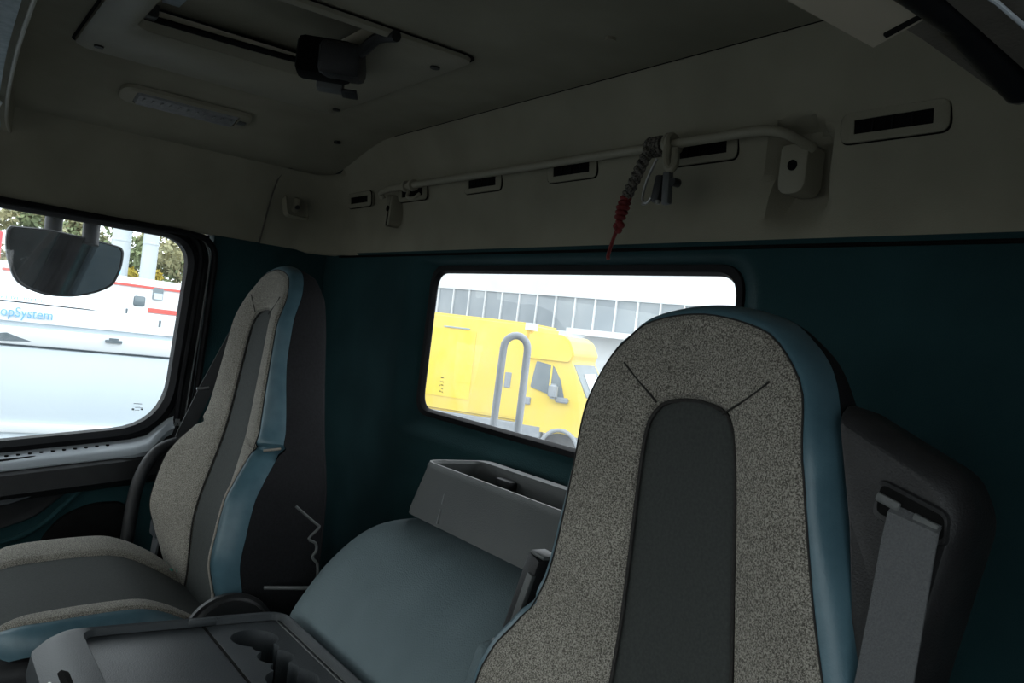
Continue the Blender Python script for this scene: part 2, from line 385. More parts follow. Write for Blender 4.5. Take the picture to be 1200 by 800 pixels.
# petrol panel with a black handle bowl and a black pocket
pan = []
for j in range(20):
    z = lerp(FL+.05, 1.93, j/19)
    pan.append([V((-2.505+.012*math.sin(j/19*math.pi), y, z)) for y in [-.9+i*.0545 for i in range(29)]])
v, f = grid(pan); mob('door_card', v, f, M['teal'], d1)
def blob(name, pts, x, th, m, parent, r=.02): return slab(name, yz(rpoly(pts, r, 6), x), (-th, 0, 0), m, parent, bev=.006)
blob('handle_bowl', [(-.5, 1.72), (.23, 1.76), (.33, 1.80), (.40, 1.87), (.42, 1.90), (-.5, 1.86)], -2.478, .03, M['black'], d1, .03)
blob('pull_handle', [(-.4, 1.80), (.26, 1.835), (.34, 1.868), (.34, 1.885), (-.4, 1.86)], -2.458, .03, M['tray'], d1, .012)
blob('door_pocket', [(.33, 1.66), (.56, 1.60), (.545, 1.835), (.46, 1.832), (.39, 1.80), (.345, 1.74)], -2.479, .03, M['gap'], d1, .03)
tube('swage', smooth_pts([(-2.485, .15, 1.725), (-2.483, .26, 1.735), (-2.48, .34, 1.775), (-2.478, .40, 1.84), (-2.478, .44, 1.885), (-2.48, .52, 1.905)], 6), .007, M['teal'], d1)
tube('pocket_edge', [(-2.477, .568, 1.60), (-2.477, .552, 1.86)], .004, M['teal'], d1)
# pillar seals
for k, (ya, yb, mm) in enumerate([(.667, .655, M['rubber']), (.690, .678, M['bin']), (.705, .70, M['rubber'])]):
    tube('pillar_seal', smooth_pts([(-2.505, yb-.01, FL+.3), (-2.505, yb, 1.9), (-2.505, yb, 2.1), (-2.506, ya, 2.4), (-2.507, ya, 2.54), (-2.508, ya-.03, 2.585)], 6), [.003, .009, .0025, .009][k+1 if k != 1 else 2], mm, d1, n=8)
tube('header_seal', [(-2.50, -1.1, 2.60), (-2.50, .60, 2.592), (-2.5, .68, 2.585)], .009, M['rubber'], d1)
gl = tube('grab_loop', smooth_pts([(-2.42, .68, 2.01), (-2.40, .64, 2.015), (-2.38, .585, 1.995), (-2.37, .55, 1.94), (-2.37, .535, 1.86), (-2.37, .53, 1.72), (-2.38, .52, 1.55), (-2.41, .50, 1.45)], 6), .017, M['black'], d1, n=14)
boxes('foil_scrap', [((-2.497, .655, 2.062), (.004, .012, .01)), ((-2.496, .662, 2.054), (.004, .008, .012)), ((-2.496, .651, 2.052), (.003, .007, .007))], M['metal'], d1)

# ---- cab front (behind the viewed area): scuttle, windshield, right wall with a door added to block light
wf = empty('wall_front', (-1.24, -1.25, FL), 'cab front below the windshield', kind='structure')
box('scuttle', (-1.24, -1.22, 1.63), (2.6, .06, .58), M['black'], wf, bev=.01)
box('header', (-1.24, -1.22, 2.76), (2.6, .06, .30), M['liner'], wf, bev=.01)  # unseen header, made deep to keep windshield light off the upper rear wall
box('dashboard', (-1.24, -1.0, 1.72), (2.5, .42, .36), M['tray'], wf, bev=.05, seg=4)
w3 = empty('window_3', (-1.24, -1.25, 1.92), 'windshield', kind='structure')
loops('pane', [xz(rr4(-2.48, .02, 1.90, 2.60, .06), -1.23)], M['glass_front'], w3, cap0=True)
loops('gasket', [xz(rr4(-2.56, .10, 1.86, 2.62, .05), -1.24), xz(rr4(-2.56, .10, 1.86, 2.62, .05), -1.21), xz(rr4(-2.46, .0, 1.92, 2.58, .06), -1.21), xz(rr4(-2.46, .0, 1.92, 2.58, .06), -1.24)], M['rubber'], w3)
wrt = empty('wall_right', (.1, .3, FL), 'driver side wall around the door opening', kind='structure')
box('rear_pillar', (.09, .76, 1.975), (.06, .66, 1.25), M['teal'], wrt, bev=.01)
d2 = empty('added_door', (.09, -.3, FL), 'unseen driver side door added beside the camera to block light', kind='structure')  # unseen closed door, put in to block light from the driver side
box('door_card', (.10, -.32, 1.66), (.05, 1.55, .62), M['black'], d2, bev=.01)
box('door_sill', (.085, -.32, 1.975), (.05, 1.55, .03), M['doorgrey'], d2, bev=.008)
w4 = empty('added_door_window', (.10, -.3, 1.98), 'window of the added unseen driver door beside the camera', kind='structure')  # unseen pane of the added door, leaves a smaller light opening
loops('pane', [yz(rr4(-1.08, .44, 1.97, 2.60, .06), .105)], M['glass_left'], w4, cap0=True)
box('front_pillar', (.09, -1.15, 2.0), (.06, .16, 1.4), M['black'], wrt, bev=.01)
box('header', (.085, .0, 2.75), (.07, 2.2, .32), M['liner'], wrt, bev=.01)  # unseen header, lowered to cut side light on the upper lining

# ---- ceiling with the hatch opening
HX0, HX1, HY0, HY1 = -1.715, -1.34, .29, .626
xs = sorted([-2.415+i*.05 for i in range(52)]+[HX0, HX1]); ys = sorted([-1.25+i*.1 for i in range(22)]+[HY0, HY1, .977]); xs = [x for x in xs if x <= .12]+[.12]; ys = [y for y in ys if y <= .978]
vs = []; fs = []
for j, y in enumerate(ys):
    for x in xs: vs.append((x, y, zc(x)+ (0 if y < .9 else .0)))
nx = len(xs)
for j in range(len(ys)-1):
    for i in range(nx-1):
        if xs[i] >= HX0-1e-5 and xs[i+1] <= HX1+1e-5 and ys[j] >= HY0-1e-5 and ys[j+1] <= HY1+1e-5: continue
        fs.append((j*nx+i, j*nx+i+1, (j+1)*nx+i+1, (j+1)*nx+i))
ce = mob('ceiling', vs, fs, M['liner']); tag(ce, 'beige fabric headliner', kind='structure')
for x, y in [(-1.027, .846), (-2.15, .884)]:
    cyl('plug', (x, y, zc(x)-.002), .009, .006, M['black'] if x < -2 else M['liner'], ce)
# outer cab skin so that the cab is closed
sk = boxes('cab_roof', [((-1.2, -.05, 3.03), (2.75, 2.45, .05))], M['body'], bev=.02); tag(sk, 'outer cab roof', kind='structure')
sk2 = boxes('cab_side_skin', [((-2.60, -.1, 1.62), (.03, 2.3, .44)), ((-2.60, .93, 2.3), (.03, .46, 1.5)), ((-2.6, -.1, 2.83), (.03, 2.3, .42))], M['body'], bev=.01); tag(sk2, 'outer cab side', kind='structure')
sk3 = boxes('cab_rear_skin', [((-1.2, 1.16, 1.70), (2.75, .03, .82)), ((-1.2, 1.16, 2.83), (2.75, .03, .41)), ((-2.40, 1.16, 2.38), (.40, .03, .5)), ((-.28, 1.16, 2.38), (.86, .03, .5))], M['body']); tag(sk3, 'outer cab rear', kind='structure')

# ================================================================== CEILING THINGS
ht = empty('roof_hatch', (-1.6, .49, 2.883), 'square beige roof hatch surround set in the headliner', 'hatch')
def hr(x0, x1, y0, y1, r, z, k=None): return xy(rpoly([(x0, y0), (x1, y0), (x1, y1), (x0, y1)], r, 6), z)
loops('surround', [hr(-1.915, -1.29, .215, .768, .03, 2.888), hr(-1.913, -1.292, .217, .766, .03, 2.878), hr(-1.905, -1.30, .225, .758, .03, 2.873), hr(-1.75, -1.305, .27, .66, .03, 2.874), hr(-1.715, -1.34, .29, .626, .035, 2.888), hr(-1.70, -1.345, .30, .615, .03, 2.925)], M['liner_light'], ht)
loops('surround_gap', [hr(-1.92, -1.285, .21, .773, .033, 2.885), hr(-1.912, -1.293, .218, .765, .03, 2.884)], M['gap'], ht)
box('hatch_lid', (-1.52, .455, 2.945), (.40, .38, .02), M['liner'], ht, bev=.004)
tube('lid_seal', smooth_pts([(-1.70, .30, 2.908), (-1.695, .45, 2.908), (-1.685, .58, 2.908), (-1.665, .615, 2.906), (-1.62, .635, 2.90)], 6), .006, M['rubber'], ht)
box('lid_label', (-1.61, .335, 2.932), (.10, .03, .004), M['visor'], ht, bev=.001)
box('hinge', (-1.685, .305, 2.915), (.03, .03, .025), M['black'], ht, bev=.004)
for x, y in [(-1.86, .255), (-1.841, .746), (-1.367, .729)]: cyl('screw', (x, y, 2.8725), .009, .004, M['black'], ht, n=16)
lt = empty('hatch_latch', (-1.50, .60, 2.86), 'black latch block hanging from the corner of the roof hatch', 'latch')
R45 = Matrix.Rotation(math.radians(-28), 3, 'Z')
box('latch_body', (-1.475, .60, 2.865), (.15, .075, .06), M['black'], lt, bev=.012, rot=R45 @ Matrix.Rotation(math.radians(12), 3, 'Y'))
box('latch_head', (-1.515, .58, 2.872), (.06, .10, .07), M['gap'], lt, bev=.012, rot=R45)
box('latch_button', (-1.555, .612, 2.842), (.035, .05, .025), M['bin'], lt, bev=.004, rot=R45)
box('latch_plate', (-1.545, .648, 2.832), (.05, .03, .006), M['black'], lt, bev=.002, rot=R45)
tube('latch_arm', smooth_pts([(-1.47, .60, 2.87), (-1.40, .598, 2.868), (-1.34, .60, 2.88), (-1.29, .61, 2.876)], 5), .010, M['black'], lt)

lm = empty('ceiling_lamp', (-2.16, .50, 2.85), 'slim ceiling lamp with clear ribbed lens above passenger seat', 'lamp')
def tz(x): return zc(x)
def lampring(hx, hy, r, dz):
    return [(x, y, tz(x)+dz-.001) for x, y in rpoly([(-2.155-hx, .50-hy), (-2.155+hx, .50-hy), (-2.155+hx, .50+hy), (-2.155-hx, .50+hy)], r, 6)]
loops('bezel', [lampring(.040, .150, .03, .0), lampring(.040, .150, .03, -.008), lampring(.034, .142, .027, -.013), lampring(.030, .118, .01, -.012), lampring(.030, .118, .01, -.004)], M['liner_light'], lm)
loops('lens', [lampring(.030, .118, .01, -.008), lampring(.026, .112, .008, -.016)], M['lens'], lm, cap1=True)
boxes('lens_rib', [((-2.155, .50-.10+i*.02, tz(-2.155)-.0165), (.045, .003, .002)) for i in range(11)], M['lens'], lm)
box('switch', (-2.155, .63, tz(-2.155)-.013), (.03, .018, .006), M['bin'], lm, bev=.002)

# overhead console above windshield (upper left corner of the view)
oc = empty('overhead_console', (-1.3, .0, 2.74), 'beige overhead console shelf above the windshield, edge at upper left', 'console')
ed = [(p.x, p.y) for p in smooth_pts([(-.10, .085, 0), (-1.24, .096, 0), (-1.8, .116, 0), (-2.2, .142, 0), (-2.40, .165, 0)], 5)]
slab('console_box', [(x, y, 2.752) for x, y in ed]+[(-2.40, -1.0, 2.752), (-.10, -1.0, 2.752)], (0, 0, .13), M['liner'], oc)
slab('fabric_underside', [(x, y-.017, 2.745) for x, y in ed[:-3]]+[(-2.2, -.95, 2.745), (-.15, -.95, 2.745)], (0, 0, .008), M['visor'], oc)
tube('edge_strip', [(x, y-.004, 2.752) for x, y in ed], .0035, M['liner_light'], oc, n=8)
box('white_highlight', (-2.0, .108, 2.742), (.06, .012, .008), M['white'], oc, bev=.003)  # white piece painted in for a small highlight at the console edge

# ================================================================== REAR WALL THINGS
gv = ['leftmost small air slot of the rear wall row, left of the rail', 'second air slot from the left, half behind the rail ring', 'third air slot from the left under the rail', 'fourth air slot from the left under the rail', 'air slot behind the rail right beside the hanging cord', 'rightmost air slot, standing alone right of the rail end']
vx = [(-2.33, -2.21), (-2.035, -1.90), (-1.71, -1.575), (-1.395, -1.25), (-1.055, -.917), (-.722, -.578)]
for (x0, x1), lab in zip(vx, gv):
    cx = (x0+x1)/2; hw = .076 if True else 0
    y = 1.033
    vt = empty('air_vent', (cx, 1.03, 2.725), lab, 'vent', 'air slots along the rear wall')
    t = Matrix.Rotation(math.radians(-4), 3, 'X')
    def R(hx, hz, r, dy):
        return [(cx+x, 1.0275-(.010 if cx < -2.2 else .003 if cx < -1.9 else 0)+dy-.13*z, 2.749+z) for x, z in rpoly([(-hx, -hz), (hx, -hz), (hx, hz), (-hx, hz)], r, 6)]
    loops('frame', [R(.077, .021, .014, .012), R(.0765, .0205, .014, .003), R(.075, .0195, .013, .002), R(.056, .0095, .001, .002), R(.056, .0095, .001, .012)], M['liner'], vt)
    loops('frame_gap', [R(.0785, .0225, .015, .0062), R(.0772, .0212, .014, .0035)], M['gap'], vt)
    loops('slot', [R(.057, .0105, .001, .0035)], M['gap'], vt, cap0=True)
    for k in (-1, 0, 1): box('slat', (cx+k*.028, 1.0305, 2.749), (.002, .003, .019), M['rubber'], vt)

rl = empty('hanging_rail', (-1.4, .99, 2.75), 'beige hanging rail across the upper rear wall', 'rail')
tube('bar', smooth_pts([(-2.075, 1.0, 2.735), (-2.06, .99, 2.752), (-1.9, .989, 2.755), (-1.4, .989, 2.753), (-.9, .989, 2.752), (-.85, .989, 2.752), (-.815, .993, 2.750), (-.79, 1.006, 2.742), (-.775, 1.04, 2.73)], 6), .0078, M['liner_light'], rl, n=14)
for cx, hx, zt, zb in [(-.800, .024, 2.738, 2.664), (-2.075, .014, 2.75, 2.665)]:
    b = slab('bracket', xz(rpoly([(cx-hx, zb), (cx+hx, zb), (cx+hx, zt), (cx-hx, zt)], [.02, .02, .008, .008], 6), (1.030 if cx > -1 else 1.018)), (0, .04, 0), M['liner_light'], rl, bev=.003)
    cyl('screw', (cx, 1.031 if cx > -1 else 1.019, (zt+zb)/2+.005), .008, .006, M['gap'], b, axis='Y', n=16)
for x in (-1.93, -1.895): tube('stop_ring', [(x-.006, .989, 2.7545), (x+.006, .989, 2.7545)], .014, M['liner_light'], rl, n=14)
tube('ring_hook', smooth_pts([(-1.905, .985, 2.742), (-1.90, .98, 2.725), (-1.88, .985, 2.72), (-1.875, 1.0, 2.735)], 5), .004, M['liner_light'], rl)
# cord and clips on the rail
cd = empty('lanyard_cord', (-1.05, .98, 2.60), 'grey and red knotted lanyard cord hanging from the rail', 'cord')
def wrap(xc, zc_, r, w, turns, rr, m, parent, name):
    pts = []
    for i in range(turns*12+1):
        a = i/12*2*math.pi; pts.append((xc-w/2+w*i/(turns*12), .989+r*math.cos(a), zc_+r*math.sin(a)))
    return tube(name, pts, rr, m, parent, n=6)
wrap(-1.045, 2.752, .0135, .034, 4, .0045, M['cord'], cd, 'rail_wrap')
bmv, bmf = [], []
def braid(name, p0, p1, r, m, parent, k=10):
    p0, p1 = V(p0), V(p1); vs, fs = [], []
    for ph in (0, math.pi):
        pts = []
        d = (p1-p0)
        for i in range(k*8+1):
            a = i/8*math.pi*.5*2+ph; q = p0+d*(i/(k*8)); pts.append(q+V((math.cos(a), math.sin(a), 0))*r*.6)
        v_, f_ = tube_vf(pts, r*.65, 6); o = len(vs); vs += v_; fs += [tuple(i+o for i in t_) for t_ in f_]
    return mob(name, vs, fs, m, parent)
braid('grey_braid', (-1.045, .972, 2.745), (-1.082, .968, 2.665), .0085, M['cord'], cd, 8)
kn = []
for i in range(5): kn.append(((-1.083-i*.0022, .968, 2.664-i*.008), .0125-.001*abs(i-2)))
bm = bmesh.new()
for c, r in kn: bmesh.ops.create_uvsphere(bm, u_segments=12, v_segments=8, radius=1, matrix=Matrix.Translation(c) @ Matrix.Diagonal((r, r, .0058, 1)))
bmob('red_knot', bm, M['red'], cd)
bm = bmesh.new()
for i, (dx, dz) in enumerate([(0, 0), (.006, -.006), (-.005, -.007), (.001, -.014)]): bmesh.ops.create_uvsphere(bm, u_segments=10, v_segments=6, radius=.0065, matrix=Matrix.Translation((-1.093+dx, .968, 2.624+dz)))
bmob('lower_knot', bm, M['red'], cd)
tube('red_tail', smooth_pts([(-1.094, .968, 2.618), (-1.099, .967, 2.60), (-1.103, .966, 2.585), (-1.108, .966, 2.566), (-1.106, .966, 2.56)], 5), .0032, M['red'], cd, n=8)
ck = empty('clip_bundle', (-1.0, .985, 2.64), 'metal and black snap clips hanging on the rail beside the cord', 'clips')
wrap(-1.012, 2.752, .014, .012, 2, .006, M['liner_light'], ck, 'webbing_loop')
tube('webbing', smooth_pts([(-1.005, .974, 2.745), (-1.0, .97, 2.72), (-.99, .97, 2.705), (-.985, .975, 2.715), (-.992, .98, 2.74)], 5), .007, M['liner_light'], ck)
box('black_clip', (-1.012, .972, 2.675), (.018, .012, .045), M['black'], ck, bev=.004, rot=Matrix.Rotation(math.radians(8), 3, 'Y'))
box('grey_clip', (-.992, .972, 2.675), (.016, .012, .055), M['bin'], ck, bev=.004, rot=Matrix.Rotation(math.radians(-5), 3, 'Y'))
tube('steel_wire', smooth_pts([(-1.02, .968, 2.725), (-1.035, .966, 2.69), (-1.04, .966, 2.66), (-1.03, .966, 2.652), (-1.02, .966, 2.66)], 5), .0022, M['metal'], ck, n=8)
cyl('clip_stud', (-.976, .972, 2.683), .007, .014, M['black'], ck, axis='Y', n=14)
for dx in (-1.036, -1.004): cyl('steel_tip', (dx, .966, 2.652), .0035, .006, M['metal'], ck, n=10)

# storage bin on the rear wall
bn = empty('storage_bin', (-1.25, .90, 2.02), 'open grey plastic storage bin below the rear window', 'bin')
def binloop(y0, y1, x0, x1, r, z, z2=None, tilt=0):
    pts = rpoly([(x0, y0), (x1, y0), (x1, y1), (x0, y1)], [r, r, r*.5, r*.5], 6)
    return [(x, y, z) for x, y in pts]
loops('shell', [binloop(.858, 1.02, -1.512, -.86, .035, 2.033), binloop(.857, 1.02, -1.508, -.86, .035, 2.045), binloop(.853, 1.01, -1.46, -.80, .045, 2.135), binloop(.851, 1.012, -1.457, -.797, .046, 2.142), binloop(.853, 1.01, -1.452, -.80, .044, 2.149), binloop(.858, .985, -1.447, -.806, .038, 2.149), binloop(.861, .982, -1.445, -.81, .036, 2.143), binloop(.87, .98, -1.475, -.87, .03, 2.05)], M['bin'], bn, cap0=True, cap1=True)
box('inner_clip', (-1.33, .972, 2.125), (.05, .02, .018), M['black'], bn, bev=.004)
for (x, z, l) in [(-1.37, 2.055, .03), (-1.362, 2.09, .02), (-1.02, 2.06, .035), (-1.015, 2.10, .03)]:
    box('scratch', (x, .8535+.002, z), (.0014, .0045, l), M['lens'], bn, rot=Matrix.Rotation(math.radians(12), 3, 'Y'))
# engine hump / centre back
hp = []
prof = [(.60, 1.40), (.615, 1.60), (.63, 1.74), (.645, 1.84), (.68, 1.905), (.72, 1.955), (.77, 1.998), (.82, 2.02), (.90, 2.028), (1.035, 2.03)]
prof = [(p.x, p.y) for p in smooth_pts([(a, b, 0) for a, b in prof], 4)]
for y, z in prof:
    r = []
    for i in range(41):
        t = i/40; x = lerp(-1.60, -.90, t); e = min(t, 1-t)/.16
        drop = 0 if e >= 1 else 1-math.sqrt(max(0, 1-(1-e)**2))
        xx = x
        r.append(V((xx, y + drop*.05, z - drop*.13 - .012*abs(t-.5)**2*4)))
    r[0] = V((-1.61, y+.03, 1.38)); r[-1] = V((-.89, y+.03, 1.38))
    hp.append(r)
v, f = grid(hp); ho = mob('engine_cover', v, f, M['hump']); tag(ho, 'smooth grey petrol engine cover between the two seats', 'engine cover')

# ---- folding tray / console between the seats
tr = empty('console_tray', (-1.24, .35, FL), 'dark grey centre console tray with raised rim and cup holders', 'console')
TX0, TX1, TY0, TY1 = -1.502, -.99, .235, .628
def tl(d, z, r, f=0, d2=None): 
    y0 = TY0+d-f
    return xy(rpoly([(TX0+d, y0), (TX1-d, y0), (TX1-d, TY1-d), (TX0+d, TY1-d)], [r, r, r, r], 6), z)
body = loops('tray_body', [tl(.06, 1.60, .03, .01), tl(.04, 1.68, .04, .02), tl(.015, 1.76, .045, .032), tl(.004, 1.80, .045, .034), tl(-.001, 1.83, .045, .024), tl(.0, 1.845, .044, .008), tl(.004, 1.8535, .042, -.004), tl(.008, 1.8555, .04, -.014), tl(.012, 1.853, .03, -.034), tl(.015, 1.842, .02, -.037)], M['tray'], tr, cap0=True)
slab('handle_slot', [(x, .234-v_*.5, 1.856-v_) for x, v_ in rpoly([(-1.345, .0), (-1.10, .0), (-1.10, .055), (-1.345, .055)], .02, 6)], (0, .01, -.004), M['gap'], tr)
tube('handle_bar', [(-1.32, .217, 1.842), (-1.13, .217, 1.842)], .003, M['metal'], tr)
box('lid_gap', ((TX0+TX1)/2, .476, 1.8405), (TX1-TX0-.03, .004, .003), M['gap'], tr)
lid = box('tray_lid', ((TX0+TX1)/2, .378, 1.835), (TX1-TX0-.026, .193, .012), M['tray'], tr, bev=.002)
cup = box('cup_holder_plate', ((TX0+TX1)/2, .547, 1.796), (TX1-TX0-.026, .138, .09), M['tray'], tr, bev=.002)
cuts = []
for x, y, r in [(-1.412, .542, .040), (-1.325, .548, .030), (-1.235, .542, .041), (-1.368, .546, .022), (-1.28, .546, .022)]:
    bm = bmesh.new(); c_ = V((x, y, 1.802)); cyl_bm(bm, c_, r, .084, 40); cuts.append(bmob('cut', bm, M['gap']))
cup = boolean_cut(cup, cuts)
for p_ in cup.data.polygons: p_.use_smooth = False
for x, y, r in [(-1.412, .542, .0395), (-1.325, .548, .0295), (-1.235, .542, .0405)]:
    bm = bmesh.new(); cyl_bm(bm, (x, y, 1.762), r, .002, 32); bmob('cup_base', bm, M['gap'], cup)
for k in (0, 1): box('rim_groove', ((TX0+TX1)/2, .606+k*.008, 1.8415), (TX1-TX0-.04, .003, .003), M['bin'], tr, bev=.001)
box('hinge_pin', (TX0+.012, .474, 1.848), (.012, .05, .014), M['tray'], tr, bev=.005)
box('support', (-1.24, .40, 1.50), (.30, .30, .28), M['black'], tr, bev=.02)

# clutter behind passenger seat
zz = tube('pale_torn_strip', smooth_pts([(-1.66, .69, 2.01), (-1.655, .735, 1.975), (-1.65, .742, 1.967), (-1.65, .722, 1.945), (-1.65, .738, 1.935), (-1.65, .742, 1.92), (-1.65, .735, 1.905), (-1.65, .748, 1.89), (-1.65, .752, 1.86)], 3), .0028, M['bin']); tag(zz, 'thin pale zigzag strip hanging behind the passenger seat', 'strip')
rd = tube('floor_bar', [(-1.69, .655, 1.835), (-1.65, .72, 1.842), (-1.64, .80, 1.842)], .004, M['bin']); tag(rd, 'thin grey bar low between passenger seat and engine cover', 'bar')
gr = tube('green_ring', [(-2.16+.03*math.cos(a), .60+.03*math.sin(a), 1.745) for a in [k*math.pi/10 for k in range(20)]], .005, M['green']); tag(gr, 'green plastic ring lying at the seat belt buckle', 'ring')

# ================================================================== SEATS
def curve(ks, apex, N=120):
    pts = [V((h, s, 0)) for s, h in ks]+[V((0, apex, 0))]
    # mirrored point beyond the apex keeps the top flat
    q = smooth_pts(pts[:-1]+[pts[-1], V((-pts[-2].x, pts[-2].y, 0))], 8)
    q = q[:8*(len(pts)-1)+1]
    L_ = [0]
    for a, b in zip(q, q[1:]): L_.append(L_[-1]+(b-a).length)
    out = []
    for i in range(N+1):
        d = L_[-1]*i/N; k = 0
        while k < len(L_)-2 and L_[k+1] < d: k += 1
        t = (d-L_[k])/max(1e-9, L_[k+1]-L_[k]); out.append(q[k].lerp(q[k+1], t))
    return [(p.x, p.y) for p in out]+[(-p.x, p.y) for p in out[-2::-1]]
FAB = [(-.02, .20), (.04, .24), (.13, .262), (.21, .262), (.30, .242), (.35, .216), (.41, .19), (.48, .172), (.557, .158), (.60, .151), (.665, .135), (.70, .108), (.722, .074)]
OUT = [(-.02, .214), (.04, .258), (.13, .290), (.21, .290), (.30, .271), (.35, .245), (.41, .216), (.48, .197), (.557, .174), (.62, .163), (.685, .137), (.715, .108), (.736, .072)]
REA = [(-.02, .195), (.04, .232), (.13, .246), (.21, .244), (.30, .23), (.35, .214), (.41, .19), (.48, .17), (.557, .152), (.62, .14), (.685, .118), (.713, .092), (.731, .06)]
INS = [(-.02, .108), (.05, .105), (.15, .098), (.25, .088), (.35, .080), (.45, .073), (.55, .067), (.60, .062), (.622, .054), (.636, .038)]
SB = .37; NG = .011; LU = .018; WF = .16
def p_front(x, s, hw, wk=.06):
    lum = -LU*math.exp(-((s-.19)/.11)**2)
    dish = .014*math.exp(-((s-.685)/.045)**2)*max(0, 1-(x/.12)**2)
    W = (lerp(wk, .022, sst((s-.27)/.14))-(wk-.02)*sst((.17-s)/.17))*(1-sst((s-.60)/.10)*.9)
    wing = -W*(min(1.1, abs(x)/max(.05, hw)))**2.2*(1 if s < .64 else 1)
    g = NG*math.exp(-((s-SB)/.0065)**2)*sst((abs(x)-.10)/.03)
    return lum+dish+wing+g
def build_seat(name, label, cx, hipy, rec, zs=1.0, hipz=.37, wk=.06, nk=.010, cdz=0, lu=.018, lean=0, bd=.052, side=1):
    root = empty(name, (cx, hipy, FL), label, 'seat')
    a = math.radians(rec); ca, sa = math.cos(a), math.sin(a); H = V((0, 0, hipz))
    def T(x, d, s):
        x = x + (s-.6)*lean; s = s*zs; return V((x, d*ca+s*sa, s*ca-d*sa))+H
    A = curve(INS, .642); B = curve(FAB, .733); C = curve(OUT, .747); D = curve(REA, .741)
    n_ = len(A)
    global NG, LU
    NG = nk; LU = lu
    bdf = lambda s: lerp(.052, bd, sst((s-.35)/.2))
    def hwB(s): return max(.05, interp(s, FAB))
    notch = lambda s: nk*math.exp(-((s-SB)/.010)**2)
    def fp(x, s, extra=0):
        return T(x*(1-notch(s)/.2*(1 if abs(x) > .12 else 0)), p_front(x, s, hwB(min(s, .69)), wk)+extra, s)
    # fabric
    rows = []; K = 14
    for k in range(K+1):
        u = k/K; r = []
        for (x0, s0), (x1, s1) in zip(A, B):
            x, s = lerp(x0, x1, u), lerp(s0, s1, u)
            puff = -.009*math.sin(math.pi*min(1, u*1.0))**.6 + .006*(1 if k == 0 else 0) + .004*(1 if k == K else 0)
            r.append(fp(x, s, puff))
        rows.append(r)
    v_, f_ = grid(rows); mob('backrest_cover', v_, f_, M['fabric'], root, local=True)
    # insert
    rows = []; h = n_//2
    for i in range(h+1):
        (xl, sl) = A[i]; r = []
        for k in range(13):
            u = k/12*2-1; x = -xl*u
            r.append(fp(x, sl, -.004*(1-abs(u)**4)+.004))
        rows.append(r)
    v_, f_ = grid(rows); mob('centre_insert', v_, f_, M['insert'], root, local=True)
    # bolster (petrol) ring
    rows = []
    for k in range(9):
        u = k/8; r = []
        for (x0, s0), (x1, s1) in zip(B, C):
            e = math.sin(u*math.pi/2); x, s = lerp(x0, x1, e), lerp(s0, s1, e)
            r.append(T(x*(1-notch(s)/.2*1.6), p_front(x0, s0, hwB(min(s0, .69)), wk)+.004+bdf(s0)*(1-math.cos(u*math.pi/2))+notch(s)*.5, s))
        rows.append(r)
    v_, f_ = grid(rows); o = mob('bolster', v_, f_, M['blue'], root, local=True); o['label'] = 'petrol blue leather bolster edge'
    # black shell: side and back
    def thick(s): return interp(s, [(-.02, .16), (.1, .162), (.3, .145), (.5, .115), (.7, .085), (.75, .072)])
    rows = []
    for k in range(8):
        u = k/7; r = []
        for (x0, s0), (x1, s1), (xb, sb) in zip(C, D, B):
            d0 = p_front(xb, sb, hwB(min(sb, .69)), wk)+.004+bdf(sb)
            x, s = lerp(x0, x1, u), lerp(s0, s1, u); r.append(T(x + (.004*math.sin(u*math.pi))*(1 if x > 0 else -1), lerp(d0+.001, thick(s1), u), s))
        rows.append(r)
    r = [T(x*.93, thick(s)+.012, s*.985) for x, s in D]; rows.append(r)
    rows.append([T(x*.5, thick(s)+.02, s*.95) for x, s in D]); rows.append([T(x*.02, thick(s)+.02, s*.93) for x, s in D])
    v_, f_ = grid(rows); mob('back_shell', v_, f_, M['black_cloth'], root, local=True)
    # seams and piping
    tube('cover_seam', [fp(x, s, .003) for x, s in B[::2]], .0010, M['seam'], root, n=6, local=True)
    tube('insert_seam', [fp(x, s, .001) for x, s in A[::2]], .0022, M['seam'], root, n=6, local=True)
    if nk > .005: tube('lower_piping', [T(lerp(x0, x1, .25), p_front(x0, s0, hwB(s0), wk)-.001, lerp(s0, s1, .25)) for (x0, s0), (x1, s1) in list(zip(B, C)) if s0 < SB-.012 and x0*side > 0][::2], .0022, M['piping'], root, n=6, local=True)
    for sg in (1, -1):
        tube('headrest_seam', [fp(sg*x, s, -.0085) for x, s in [(.046, .634), (.058, .642), (.072, .651), (.086, .661), (.10, .672)]], .0011, M['seam'], root, n=6, local=True)
        bo = [T(sg*interp(SB, OUT)*(.96+.0*i)*.995, p_front(.2, SB, .19, wk)+.014+i*.009, SB+.002*i) for i in range(5)]
        if nk > .005: tube('bolster_piping', bo, .003, M['piping'], root, n=6, local=True)
    # cushion: rows along y (forward is -y)
    rows_f, rows_i, rows_b, rows_s = [], [], [], []
    Y0, Y1 = -.44, .055
    cr_ = []
    for j in range(33):
        t = j/32; y = lerp(Y0, Y1, t); e = min(1, (t)/.22); w_ = .248*(math.sqrt(max(.02, 1-(1-e)**2))*.35+.65)
        z = .092+cdz+.022*math.sin((t-.05)*math.pi)*1.0 - .03*(1-min(1, t/.15))**2 - .075*sst((t-.50)/.5)
        def zz_(x): return z + (.018 if x*side < 0 else -.004)*(min(1, abs(x)/.2))**2*(1-sst((t-.75)/.2))
        def P(x, dz=0): return V((x, y, .37+zz_(x)+dz))
        if j == 0: fz = [.37+zz_(-.3+i*.01) for i in range(61)]
        rows_i.append([P(side*lerp(-.118, .182, k/12), -.004) for k in range(13)])
